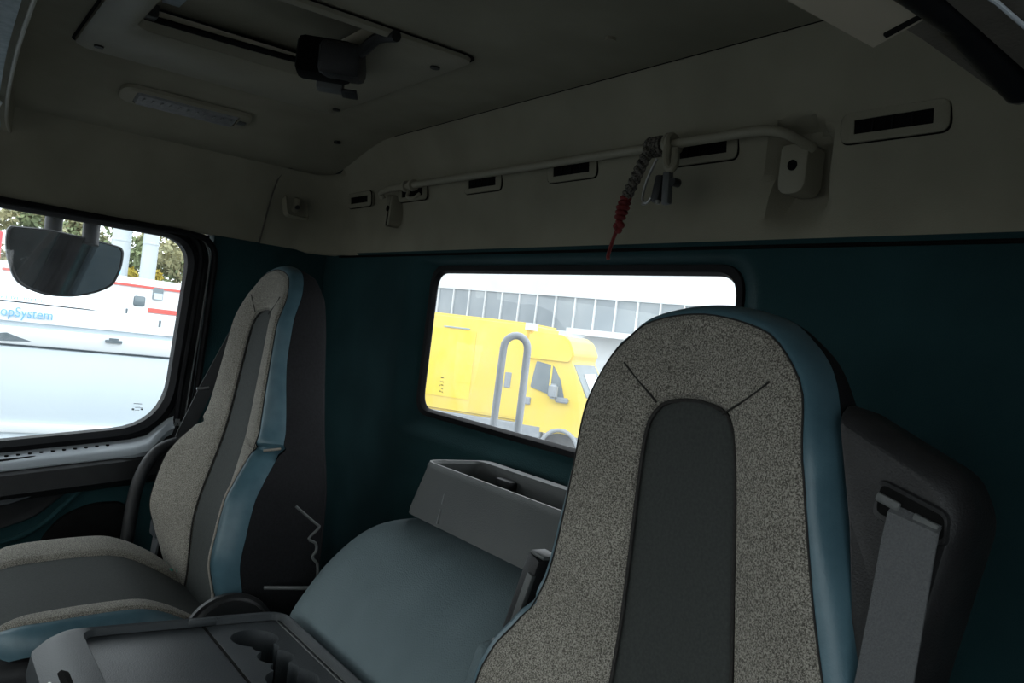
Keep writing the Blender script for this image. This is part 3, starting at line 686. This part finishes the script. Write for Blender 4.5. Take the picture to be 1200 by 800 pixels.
        for sg, R_ in ((1, rows_f), (-1, cr_)):
            R_.append([P(sg*lerp(.182 if sg*side > 0 else .118, w_-.02, k/12), (.004 if sg*side > 0 else .009)*math.sin(math.pi*k/12)**.6-(.004 if k in (0, 12) else 0)) for k in range(13)])
        rows_b.append((w_, y, .37+zz_(w_-.02), t))
    for R_ in (rows_f, cr_):
        v1, f1 = grid(R_); mob('cushion_cover', v1, f1, M['fabric'], root, local=True)
    v1, f1 = grid(rows_i); mob('cushion_insert', v1, f1, M['insert'], root, local=True)
    vv, ff = [], []
    for sg in (1, -1):
        R_ = [[V((sg*(w_-.02+.032*math.sin(k/8*math.pi/2)), y, z-.004-.05*(1-math.cos(k/8*math.pi/2)))) for k in range(9)] for w_, y, z, t in rows_b]
        v1, f1 = grid(R_); o_ = len(vv); vv += v1; ff += [tuple(i+o_ for i in q) for q in f1]
    # front nose of the cushion
    def z_front(x): return fz[int(round((x+.3)/.01))]
    w_, y, z, t = rows_b[0]
    top = [V((lerp(-w_-.012, w_+.012, k/24), y, z_front(lerp(-w_+.02, w_-.02, k/24))-.004-.02*max(0, abs(lerp(-1, 1, k/24))-.85)/.15)) for k in range(25)]
    R_ = [[V((p.x, y-.03*math.sin(q/6*math.pi/2), p.z-.05*(1-math.cos(q/6*math.pi/2)))) for p in top] for q in range(7)]
    v1, f1 = grid(R_); o_ = len(vv); vv += v1; ff += [tuple(i+o_ for i in q) for q in f1]
    o = mob('cushion_bolster', vv, ff, M['blue'], root, local=True); o['label'] = 'petrol blue cushion edge'
    box('seat_base', (0, -.17, .28), (.52, .56, .17), M['black'], root, bev=.03, seg=3, local=True)
    box('seat_pedestal', (0, -.15, .10), (.40, .44, .20), M['black'], root, bev=.02, local=True)
    # recliner cover on the inner side
    bm = bmesh.new(); cyl_bm(bm, (0, 0, 0), .085, .035, 32, 'X')
    bmesh.ops.bevel(bm, geom=[e for e in bm.edges if abs((e.verts[0].co-e.verts[1].co).x) < .001], offset=.012, segments=3, affect='EDGES')
    bm.transform(Matrix.Translation((.318*side, .585-hipy, .405)) @ Matrix.Diagonal((1, 1.05, .95, 1)))
    bmob('recliner_cover', bm, M['black'], root, local=True)
    return root, T
pax, T1 = build_seat('passenger_seat', 'grey tweed passenger seat with petrol blue bolsters beside the left door', -1.985, .615, 6, zs=1.10, hipz=.35, wk=.072, cdz=-.038, bd=.030, side=1)
drv, T2 = build_seat('driver_seat', 'large grey tweed driver seat with dark centre insert in the foreground', -.608, .672, 0, zs=1.0, nk=.003, wk=.065, lu=.006, lean=-.06, bd=.042, side=-1)
# belt housing wing on the driver seat
wing = [(-.42, 1.70), (-.40, 1.70), (-.380, 1.95), (-.362, 2.097), (-.348, 2.179), (-.325, 2.305), (-.343, 2.340), (-.450, 2.382), (-.425, 2.29), (-.405, 2.18)]
wp = rpoly(wing, [.01, .01, .01, .01, .01, .016, .014, .006, .01, .01], 6)
cx_, cz_ = -.395, 2.12
def wl2(k, y): return [(cx_+(x-cx_)*k, y, cz_+(z-cz_)*(1-(1-k)*.42)) for x, z in wp]
wg = loops('belt_housing', [wl2(.80, .6765), wl2(.84, .676), wl2(.88, .678), wl2(.94, .685), wl2(.985, .694), wl2(1.0, .703), wl2(.99, .711), wl2(.95, .74)], M['black'], drv, cap0=True, cap1=True)
slab('belt_slot', xz(rpoly([(-.396, 2.296), (-.338, 2.286), (-.339, 2.305), (-.394, 2.320)], .006, 5), .672), (0, .004, 0), M['gap'], wg)
loops('slot_rim', [xz(rpoly([(-.400, 2.291), (-.334, 2.281), (-.335, 2.309), (-.397, 2.325)], .008, 5), .6745), xz(rpoly([(-.399, 2.292), (-.335, 2.282), (-.336, 2.308), (-.396, 2.324)], .008, 5), .6715), xz(rpoly([(-.396, 2.296), (-.338, 2.286), (-.339, 2.305), (-.394, 2.320)], .006, 5), .6725)], M['black'], wg)
for x in (-.385, -.352): box('slot_guide', (x, .670, 2.307-(x+.385)*.3), (.022, .004, .008), M['bin'], wg, bev=.002, rot=Matrix.Rotation(math.radians(15), 3, 'Y'))
sb = []
for (xa, xb, y, z) in [(-.381, -.340, .672, 2.306), (-.382, -.339, .666, 2.300), (-.383, -.339, .663, 2.275), (-.385, -.340, .661, 2.22), (-.389, -.342, .659, 2.15), (-.402, -.352, .655, 1.98), (-.415, -.362, .65, 1.80)]:
    sb.append([V((lerp(xa, xb, k/6), y, z-(k/6)*.008)) for k in range(7)])
rows = sb+[[p+V((0, .0016, 0)) for p in r] for r in sb[::-1]]
v, f = grid(rows); st = mob('seat_belt', v, f, M['belt']); tag(st, 'grey seat belt webbing hanging from the black housing on the driver seat', 'seat belt')
# stowed armrest hinge on inner side of the driver seat
def dv(x, y, z): return V((x, y, z))
box('armrest_hinge', (-.895, .71, 2.055), (.028, .03, .15), M['black'], drv, bev=.006, rot=Matrix.Rotation(math.radians(18), 3, 'Y'))
box('hinge_plate', (-.884, .695, 2.06), (.012, .008, .09), M['bin'], drv, bev=.002, rot=Matrix.Rotation(math.radians(18), 3, 'Y'))
cyl('hinge_bolt', (-.918, .69, 1.995), .008, .012, M['metal'], drv, axis='Y', n=16)
box('hinge_highlight', (-.868, .71, 2.128), (.03, .026, .006), M['bin'], drv, bev=.003, rot=Matrix.Rotation(math.radians(5), 3, 'Y'))  # pale piece standing in for the highlight at the hinge top
box('armrest_pad', (-.94, .69, 1.90), (.05, .06, .20), M['hump'], drv, bev=.02, seg=4, rot=Matrix.Rotation(math.radians(18), 3, 'Y'))

# passenger belt: strap on the pillar and buckle strap
pb = []
for (y, z) in [(.80, 2.43), (.76, 2.33), (.70, 2.18), (.655, 2.05), (.63, 1.95)]:
    pb.append([V((-2.40, y-.022, z-.006)), V((-2.40, y+.022, z+.006)), V((-2.404, y+.022, z+.006)), V((-2.404, y-.022, z-.006))])
v, f = grid(pb, True); o = mob('shoulder_belt', v, f, M['beltdark']); tag(o, 'dark belt strap running down behind the passenger seat', 'seat belt')
cl = tube('belt_stop_button', [(-2.392, .668, 2.166), (-2.392, .70, 2.172)], .004, M['metal']); tag(cl, 'small shiny belt pin beside the passenger seat edge', 'pin')
bk = empty('belt_buckle', (-2.27, .575, 1.70), 'dark belt buckle on a grey strap between passenger seat and door', 'buckle')
box('strap', (-2.27, .583, 1.84), (.05, .006, .28), M['belt'], bk, bev=.001, rot=Matrix.Rotation(math.radians(-4), 3, 'X'))
box('buckle_body', (-2.268, .577, 1.815), (.062, .022, .04), M['tray'], bk, bev=.006)

# ================================================================== DOOR HEADER PARTS NEAR THE CAMERA
gh = empty('sun_visor', (-.22, .28, 2.55), 'pale beige visor end with a dark slot at the upper right', 'visor')
bm = bmesh.new(); q_ = [(-.226, -.02), (-.2315, .345), (-.192, .326), (-.150, .05), (-.150, -.02)]
lo = [bm.verts.new((x, y, 2.55)) for x, y in q_]; hi = [bm.verts.new((x, y, 2.578)) for x, y in q_]
bm.faces.new(lo); bm.faces.new(hi[::-1])
for i in range(5): bm.faces.new((lo[i], lo[(i+1) % 5], hi[(i+1) % 5], hi[i]))
bmesh.ops.recalc_face_normals(bm, faces=bm.faces); bmesh.ops.bevel(bm, geom=list(bm.edges), offset=.004, segments=3, affect='EDGES')
bmob('visor_panel', bm, M['visorp'], gh)
slab('slot', xy(rpoly([(-.2165, .331), (-.1915, .319), (-.1905, .3155), (-.2155, .3265)], .0012, 4), 2.5494), (0, 0, .002), M['gap'], gh)
cyl('pivot', (-.212, .345, 2.562), .005, .03, M['liner_light'], gh, axis='Y', n=16)
dh = empty('door_header_trim', (-.18, .2, 2.55), 'dark trim and seal along the driver door header, upper right corner', 'trim')
slab('brown_rail', [(-.205, -.02, 2.55), (-.206, .339, 2.55), (-.213, .425, 2.55), (-.216, .441, 2.55), (-.213, .446, 2.55), (-.207, .444, 2.55), (-.200, .40, 2.551), (-.19, .33, 2.552), (-.185, -.02, 2.552)], (0, 0, .05), M['brown'], dh)
tube('rubber_seal', smooth_pts([(-.186, -.02, 2.558), (-.189, .30, 2.556), (-.193, .345, 2.556), (-.200, .39, 2.555), (-.206, .43, 2.554)], 6), .0085, M['rubber'], dh, n=16)
slab('beige_rail', [(-.178, -.02, 2.552), (-.180, .31, 2.550), (-.190, .40, 2.55), (-.198, .52, 2.55), (-.165, .52, 2.55), (-.15, -.02, 2.552)], (0, 0, .05), M['brown'], dh)
tube('bright_edge', [(-.163, -.02, 2.549), (-.165, .32, 2.548), (-.168, .36, 2.548), (-.172, .42, 2.548)], .0010, M['doorgrey'], dh, n=8)

# ================================================================== OUTSIDE
g = mob('ground', [(-90, -60, 0), (60, -60, 0), (60, 90, 0), (-90, 90, 0)], [(0, 1, 2, 3)], M['asphalt']); tag(g, 'asphalt yard', kind='structure')
# kerb mirror outside the passenger window
km = empty('kerb_mirror', (-2.80, .38, 2.37), 'half round black kerb mirror hanging outside passenger window', 'mirror')
mo = [(.205, 2.535), (.212, 2.546), (.228, 2.550), (.319, 2.556), (.42, 2.55), (.505, 2.542), (.52, 2.535), (.527, 2.52), (.527, 2.475), (.513, 2.426), (.485, 2.403), (.451, 2.387), (.396, 2.372), (.318, 2.371), (.25, 2.397), (.219, 2.453), (.207, 2.50)]
mo = [(p.x, p.y) for p in smooth_pts([(a, b, 0) for a, b in mo]+[(mo[0][0], mo[0][1], 0)], 4)][:-1]
mc = (.37, 2.46)
def ml(k, dx): return [(-2.80+dx+(z-2.47)*.30-(y-.37)*.35, mc[0]+(y-mc[0])*k, mc[1]+(z-mc[1])*k) for y, z in mo]
loops('mirror_housing', [ml(.94, -.0), ml(.97, .004), ml(1.0, .0), ml(1.01, -.02), ml(.9, -.07), ml(.5, -.10)], M['black'], km, cap1=True)
loops('mirror_glass', [ml(.965, .0005)], M['mirror'], km, cap1=True)
for y in (.325, .425):
    tube('mirror_arm', smooth_pts([(-2.80, y, 2.53), (-2.81, y, 2.60), (-2.78, y+.005, 2.66), (-2.62, y+.005, 2.70)], 5), .024, M['black'], km, n=12)

# white trailer standing right beside, with lettering
wt = empty('white_trailer', (-6.4, .5, 0), 'long white swap body trailer right outside the passenger window', 'trailer')
TX = -5.5
slab('upper_panel', [(TX-.06, -4, 2.285), (TX-.06, .95, 2.285), (TX-.20, .86, 2.375), (TX-.20, -4, 2.395)], (-.9, 0, 0), M['white'], wt)
slab('lettering_panel', [(TX-.0, -4, 2.175), (TX-.0, 2.45, 2.175), (TX-.03, 2.45, 2.278), (TX-.03, -4, 2.278)], (-1.1, 0, 0), M['white'], wt)
box('gutter', (TX-.06, -.8, 2.158), (.06, 6.5, .03), M['whiteblue'], wt)
box('rail_panel', (TX-.5, -.8, 2.095), (1.03, 6.5, .10), M['white'], wt, bev=.01)
box('panel_joint', (TX-.03, -.8, 2.04), (.02, 6.5, .012), M['label'], wt)
box('side_board', (TX-.53, -.8, 1.80), (1.05, 6.5, .465), M['whiteblue'], wt, bev=.006)
box('white_stripe', (TX+.0, -.8, 1.575), (.03, 6.5, .05), M['white'], wt, bev=.004)
box('lower_board', (TX-.53, -.8, 1.20), (1.05, 6.5, .70), M['whiteblue'], wt, bev=.006)
box('chassis', (TX-.7, -.8, .72), (.7, 6.4, .25), M['black'], wt)
for y in (-2.8, -1.7, .4, 1.6): cyl('wheel', (TX-.35, y, .48), .48, .28, M['tyre'], wt, axis='X', n=32)
for y, z in [(1.02, 2.115)]: 
    boxes('latch', [((TX+.02, y, z+.01), (.02, .05, .012)), ((TX+.02, y, z-.004), (.02, .09, .016))], M['label'], wt)
box('hook', (TX+.02, 1.265, 2.245), (.01, .012, .04), M['label'], wt); box('hook', (TX+.02, 1.07, 2.30), (.01, .010, .03), M['label'], wt)
slab('dark_emblem', [(TX+.016, .39, 2.095), (TX+.016, .47, 2.108), (TX+.016, .53, 2.088), (TX+.016, .60, 2.068), (TX+.016, .39, 2.056)], (-.006, 0, 0), M['label'], wt)
def text3d(name, s, width, height, loc, rot, m, parent, ext=.003):
    cu_ = bpy.data.curves.new('t', 'FONT'); cu_.body = s; cu_.size = .1; cu_.extrude = ext
    to = bpy.data.objects.new('t', cu_); COL.objects.link(to); bpy.context.view_layer.update()
    me = bpy.data.meshes.new_from_object(to.evaluated_get(bpy.context.evaluated_depsgraph_get())); bpy.data.objects.remove(to)
    bm = bmesh.new(); bm.from_mesh(me); xs_ = [v_.co.x for v_ in bm.verts]; ys_ = [v_.co.y for v_ in bm.verts]
    bm.transform(Matrix.Diagonal((width/(max(xs_)-min(xs_)), height/(max(ys_)-min(ys_)), 1, 1)) @ Matrix.Translation((-min(xs_), -min(ys_), 0)))
    bm.transform(Matrix.Translation(V(loc)) @ rot); return bmob(name, bm, m, parent, smooth=False)
# text faces +x, reading direction +y
RT = Matrix(((0, 0, 1, 0), (1, 0, 0, 0), (0, 1, 0, 0), (0, 0, 0, 1)))
text3d('lettering', 'TopSystem', .30, .070, (TX+.0, .388, 2.183), RT, M['letters'], wt)
text3d('small_lettering', 'innovative metro', .30, .026, (TX-.045, .345, 2.293), RT, M['letters'], wt)
# ambulance behind
am = empty('white_van', (-12.6, 2.6, 0), 'white van with a red stripe behind the white trailer', 'van')
AX = -12.0
box('body_box', (AX-1.0, 2.55, 1.70), (2.0, 3.4, 1.86), M['white'], am, bev=.08, seg=3)
box('red_stripe', (AX+.01, 2.55, 2.525), (.02, 3.3, .03), M['redline'], am)
box('lower_stripe', (AX+.01, 3.35, 2.225), (.02, 1.5, .06), M['redline'], am)
box('side_window', (AX+.01, 2.70, 2.455), (.03, .13, .16), M['vglass'], am, bev=.01)
box('window_blind', (AX+.03, 2.70, 2.42), (.01, .11, .08), M['whiteblue'], am)
box('cab_window', (AX+.01, 2.48, 2.33), (.03, .14, .13), M['vglass'], am, bev=.02)
box('beacon', (AX-.3, 2.15, 2.68), (.3, .2, .10), M['letters'], am, bev=.03)
for y in (1.1, 3.3): cyl('wheel', (AX-.15, y, .36), .36, .22, M['tyre'], am, axis='X', n=28)
# red container/vehicle at the far left
rv = empty('red_lorry', (-15, .2, 0), 'red lorry body at the left edge of the passenger window', 'lorry')
box('cargo_box', (-15.6, -.40, 2.15), (2.2, 2.9, 1.9), M['redp'], rv, bev=.04)
box('undertray', (-15.6, -.55, .9), (1.9, 2.8, .35), M['black'], rv)
for y in (-1.5, .4): cyl('wheel', (-14.7, y, .5), .5, .3, M['tyre'], rv, axis='X', n=28)
# silos
def sil(px_dir, D, r, h, lab):
    p = V((px_dir[0]*D, px_dir[1]*D, 0))
    s_ = empty('silo', p, lab, 'silo', 'grey silos behind the mirror')
    cyl('shaft', (p.x, p.y, h/2), r, h, M['silo'], s_, n=36); cyl('cone_top', (p.x, p.y, h+.4), r, .8, M['silo'], s_, n=36, r2=.2)
    for k in range(1, int(h/1.5)): cyl('band', (p.x, p.y, k*1.5), r+.02, .05, M['silo'], s_, n=36)
sil((-1.0865, .1975), 34, .36, 9, 'left slimmer grey silo partly hidden by the mirror'); sil((-1.068, .226), 34, .30, 9, 'right grey silo left of the tree line')
# trees
def tree(name, x, y, h, r, m, lab, grp):
    t = empty(name, (x, y, 0), lab, 'tree', grp)
    tube('trunk', [(x, y, 0), (x+.05, y, h*.35), (x-.05, y+.05, h*.7)], [.16, .12, .06], M['bark'], t, n=8)
    vs, fs = [], []
    cs = [(V((random.gauss(0, .45)*r, random.gauss(0, .45)*r, h*.62+random.uniform(-.32, .34)*h)), random.uniform(.28, .5)*r) for _ in range(16)]
    for _ in range(1900):
        c, q = random.choice(cs); d = V((random.gauss(0, 1), random.gauss(0, 1), random.gauss(0, 1))).normalized()*q*random.uniform(.6, 1.05)
        p = c+d; a = V((random.gauss(0, 1), random.gauss(0, 1), random.gauss(0, 1))).normalized(); b = a.cross(d).normalized(); s_ = random.uniform(.10, .2)
        o = len(vs); vs += [V((x, y, 0))+p-a*s_, V((x, y, 0))+p+b*s_*.5, V((x, y, 0))+p+a*s_, V((x, y, 0))+p-b*s_*.5]; fs.append((o, o+1, o+2, o+3))
    me = bpy.data.meshes.new('foliage'); me.from_pydata([v_-V((x, y, 0)) for v_ in vs], [], fs); me.materials.append(m)
    fo = bpy.data.objects.new('foliage', me); COL.objects.link(fo); fo.parent = t; fo['kind'] = 'stuff'
tree('tree', -43, 10.4, 6.6, 2.1, M['leafb'], 'olive brown tree nearest the window pillar, right end of the tree line', 'trees behind the yard')
tree('tree', -43.5, 9.2, 6.0, 1.8, M['leafa'], 'green tree behind the small yellow tree', 'trees behind the yard')
tree('tree', -38, 7.6, 3.6, .75, M['leafc'], 'small bright yellow tree in front of the green trees', 'trees behind the yard')
tree('tree', -46, 8.2, 5.0, 1.7, M['leafa'], 'darker green tree right of the silos', 'trees behind the yard')
tree('tree', -44, 6.1, 6.4, 1.3, M['leafb'], 'pale olive tree seen between mirror arm and silos', 'trees behind the yard')
tree('tree', -44, 4.4, 6.6, 1.6, M['leafa'], 'green tree seen between the two mirror arms', 'trees behind the yard')
tree('tree', -43, 2.4, 7.2, 1.5, M['leafb'], 'olive tree left of the mirror arms', 'trees behind the yard')
tree('tree', -45, .6, 7.4, 1.8, M['leafa'], 'tall green tree above the red lorry', 'trees behind the yard')
hd = box('hedge_wall', (-46.5, 8.0, 1.55), (.5, 16, 3.1), M['grass']); tag(hd, 'grey green hedge below the far trees', 'hedge')

# yellow box van behind the cab
ya = math.atan2(.815, .579)  # along the picture plane
yv = empty('yellow_van', (-13.4, 10.2, 0), 'yellow box van with high roof cab seen through rear window', 'van')
FwD = Fw; RtD = (Rt + Fw*-.34).normalized(); FwP = V((-RtD.y, RtD.x, 0))
org = Fw*16.6   # point on the van side straight ahead
def vp(h, z, d=0):
    if h > .45: h = .45+(h-.45)*.86
    q = org+RtD*h+FwP*d; return V((q.x, q.y, z))
def vbox(name, h0, h1, z0, z1, d0, d1, m, parent=None, bev=.0):
    q = [vp(h, z, d) for h in (h0, h1) for z in (z0, z1) for d in (d0, d1)]
    bm = bmesh.new(); vs_ = [bm.verts.new(p) for p in q]
    for f_ in [(0, 1, 3, 2), (4, 6, 7, 5), (0, 4, 5, 1), (2, 3, 7, 6), (0, 2, 6, 4), (1, 5, 7, 3)]: bm.faces.new([vs_[i] for i in f_])
    bmesh.ops.recalc_face_normals(bm, faces=bm.faces)
    if bev: bmesh.ops.bevel(bm, geom=list(bm.edges), offset=bev, segments=3, affect='EDGES')
    return bmob(name, bm, m, parent or yv)
def vslab(name, pts, d0, d1, m, bev=0, parent=None):
    return slab(name, [vp(h, z, d0) for h, z in pts], (FwP*(d1-d0)), m, parent or yv, bev=bev)
vbox('cargo_box', -5.2, .34, .85, 2.80, 0, 2.1, M['yellow'], bev=.06)
vbox('side_panel', -5.0, -.75, 1.15, 2.50, -.012, .02, M['yellow2'])
vbox('door_panel', -.70, .28, .95, 2.62, -.012, .02, M['yellow'])
vbox('top_rail', -1.45, -.90, 2.53, 2.555, -.03, 0, M['greyletters'])
vbox('roof_cap', .24, .40, 2.66, 2.80, -.02, .3, M['clad'])
vbox('panel_lock', -.05, .08, 1.50, 1.80, -.03, 0, M['pipe'], bev=.01)
cabp = [(.34, .75), (.34, 2.55), (.45, 2.64), (1.1, 2.64), (1.28, 2.55), (1.42, 2.30), (1.36, 2.16), (1.80, 1.46), (2.35, 1.28), (2.42, .75)]
vslab('cab_body', [(p.x, p.y) for p in rpoly([(a, b, 0) for a, b in cabp], .04, 4)], -.02, 1.95, M['yellow'])
vslab('roof_visor', [(p.x, p.y) for p in rpoly([(.36, 2.13, 0), (.36, 2.60, 0), (1.08, 2.60, 0), (1.25, 2.50, 0), (1.38, 2.28, 0), (1.32, 2.14, 0)], .04, 4)], -.06, -.01, M['yellow'])
vslab('door_window', [(p.x, p.y) for p in rpoly([(.50, 1.58, 0), (1.32, 1.40, 0), (1.18, 1.78, 0), (.98, 2.04, 0), (.58, 2.09, 0)], .04, 4)], -.045, -.015, M['vglass'])
vslab('window_post', [(.93, 1.49), (.97, 1.48), (.97, 2.03), (.93, 2.05)], -.055, -.04, M['yellow'])
def fq(t, w, off=0): # point on the raked screen, t down, w across
    a = vp(1.36+.025+off, 2.13, w); b = vp(1.80+.025+off, 1.49, w); return a.lerp(b, t)
mob('windshield', [fq(.04, .10), fq(.04, 1.8), fq(.97, 1.88), fq(.97, .04), fq(.04, .10, -.03), fq(.04, 1.8, -.03), fq(.97, 1.88, -.03), fq(.97, .04, -.03)], [(0, 1, 2, 3), (4, 5, 6, 7), (0, 1, 5, 4), (1, 2, 6, 5), (2, 3, 7, 6), (3, 0, 4, 7)], M['vglass'], yv, smooth=False)
mob('screen_blind', [fq(.3, .55, .01), fq(.3, 1.5, .01), fq(.8, 1.5, .01), fq(.8, .45, .01)], [(0, 1, 2, 3)], M['clad'], yv, smooth=False)
vbox('bonnet', 1.78, 2.45, .75, 1.36, .02, 1.9, M['yellow'], bev=.06)
vbox('door_handle', .38, .54, 1.24, 1.38, -.06, 0, M['pipe'], bev=.01)
vbox('wing_mirror', .98, 1.18, 1.42, 1.70, -.25, -.10, M['pipe'], bev=.04)
vbox('mirror_arm', 1.12, 1.42, 1.36, 1.46, -.12, -.02, M['pipe'], bev=.02)
for h in (1.32, -3.6):
    q = vp(h, .40, .12); bm = bmesh.new(); bmesh.ops.create_cone(bm, cap_ends=True, segments=32, radius1=.38, radius2=.38, depth=.30)
    rotm = FwP.to_track_quat('Z', 'Y').to_matrix().to_4x4(); bm.transform(Matrix.Translation(q) @ rotm); bmob('wheel', bm, M['tyre'], yv)
tube('wheel_arch', [vp(1.32+.46*math.cos(a), .38+.46*math.sin(a), -.03) for a in [k*math.pi/14 for k in range(15)]], .04, M['pipe'], yv)
vbox('side_skirt', -5.1, .85, .62, .86, -.03, .2, M['pipe'], bev=.02)

# grey pipe hoop standing behind the cab
pp = Fw*3.1
hoop = []
hc = Rt*(.0)
def hp_(h, z): q = Fw*3.05+Rt*h; return V((q.x, q.y, z))
pts = [hp_(-.03, .95), hp_(-.03, 2.1), hp_(-.022, 2.35)]
pts = [hp_(-.032, .95), hp_(-.030, 2.0), hp_(-.027, 2.37)]+[hp_(.016-.043*math.cos(a), 2.375+.048*math.sin(a)) for a in [k*math.pi/10 for k in range(1, 10)]]+[hp_(.059, 2.37), hp_(.060, 2.0), hp_(.060, .95)]
ph = tube('pipe_hoop', pts, .0135, M['pipe'], n=14); tag(ph, 'grey inverted U pipe hoop standing behind the cab', 'pipe')
cf = box('truck_chassis', (-1.3, 3.6, .82), (2.2, 4.6, .25), M['black'], bev=.02); tag(cf, 'dark truck chassis behind the cab below the window', 'chassis')

# industrial hall with a strip of glazing
hb = empty('industrial_hall', (-40, 30, 0), 'long pale industrial hall with a strip of tall window panes', 'building')
P0 = V((-.8684, .5043, 0))*52; P1 = V((-.7182, .7157, 0))*41.5
ax = (P1-P0).normalized(); nr = V((ax.y, -ax.x, 0)); 
if nr.dot(P0) > 0: nr = -nr
Lw = (P1-P0).length
def hbpt(s, z, d): return P0+ax*s+nr*d+V((0, 0, z))
def hbox(name, s0, s1, z0, z1, d0, d1, m, parent=None):
    q = [hbpt(s, z, d) for s in (s0, s1) for z in (z0, z1) for d in (d0, d1)]
    return mob(name, q, [(0, 1, 3, 2), (4, 6, 7, 5), (0, 4, 5, 1), (2, 3, 7, 6), (0, 2, 6, 4), (1, 5, 7, 3)], m, parent or hb, smooth=False)
hbox('lower_wall', -12, Lw+14, 0, 3.3, -8, 0, M['clad'])
hbox('upper_wall', -12, Lw+14, 5.11, 9.5, -8, 0.06, M['clad'])
hbox('back_wall', -12, Lw+14, 3.3, 5.11, -8, -.4, M['pipe'])
np_ = 30; step = (Lw+4)/15
for k in range(-8, 24):
    s0 = k*step+.04; o = hbox('pane', s0, s0+step-.08, 3.3, 5.11, -.1, -.05, M['pane']); hbox('mullion', s0-.08, s0, 3.3, 5.11, -.1, .04, M['mullion'])
hbox('canopy', Lw*.72, Lw+10, 3.15, 3.45, 0, 1.5, M['mullion'])
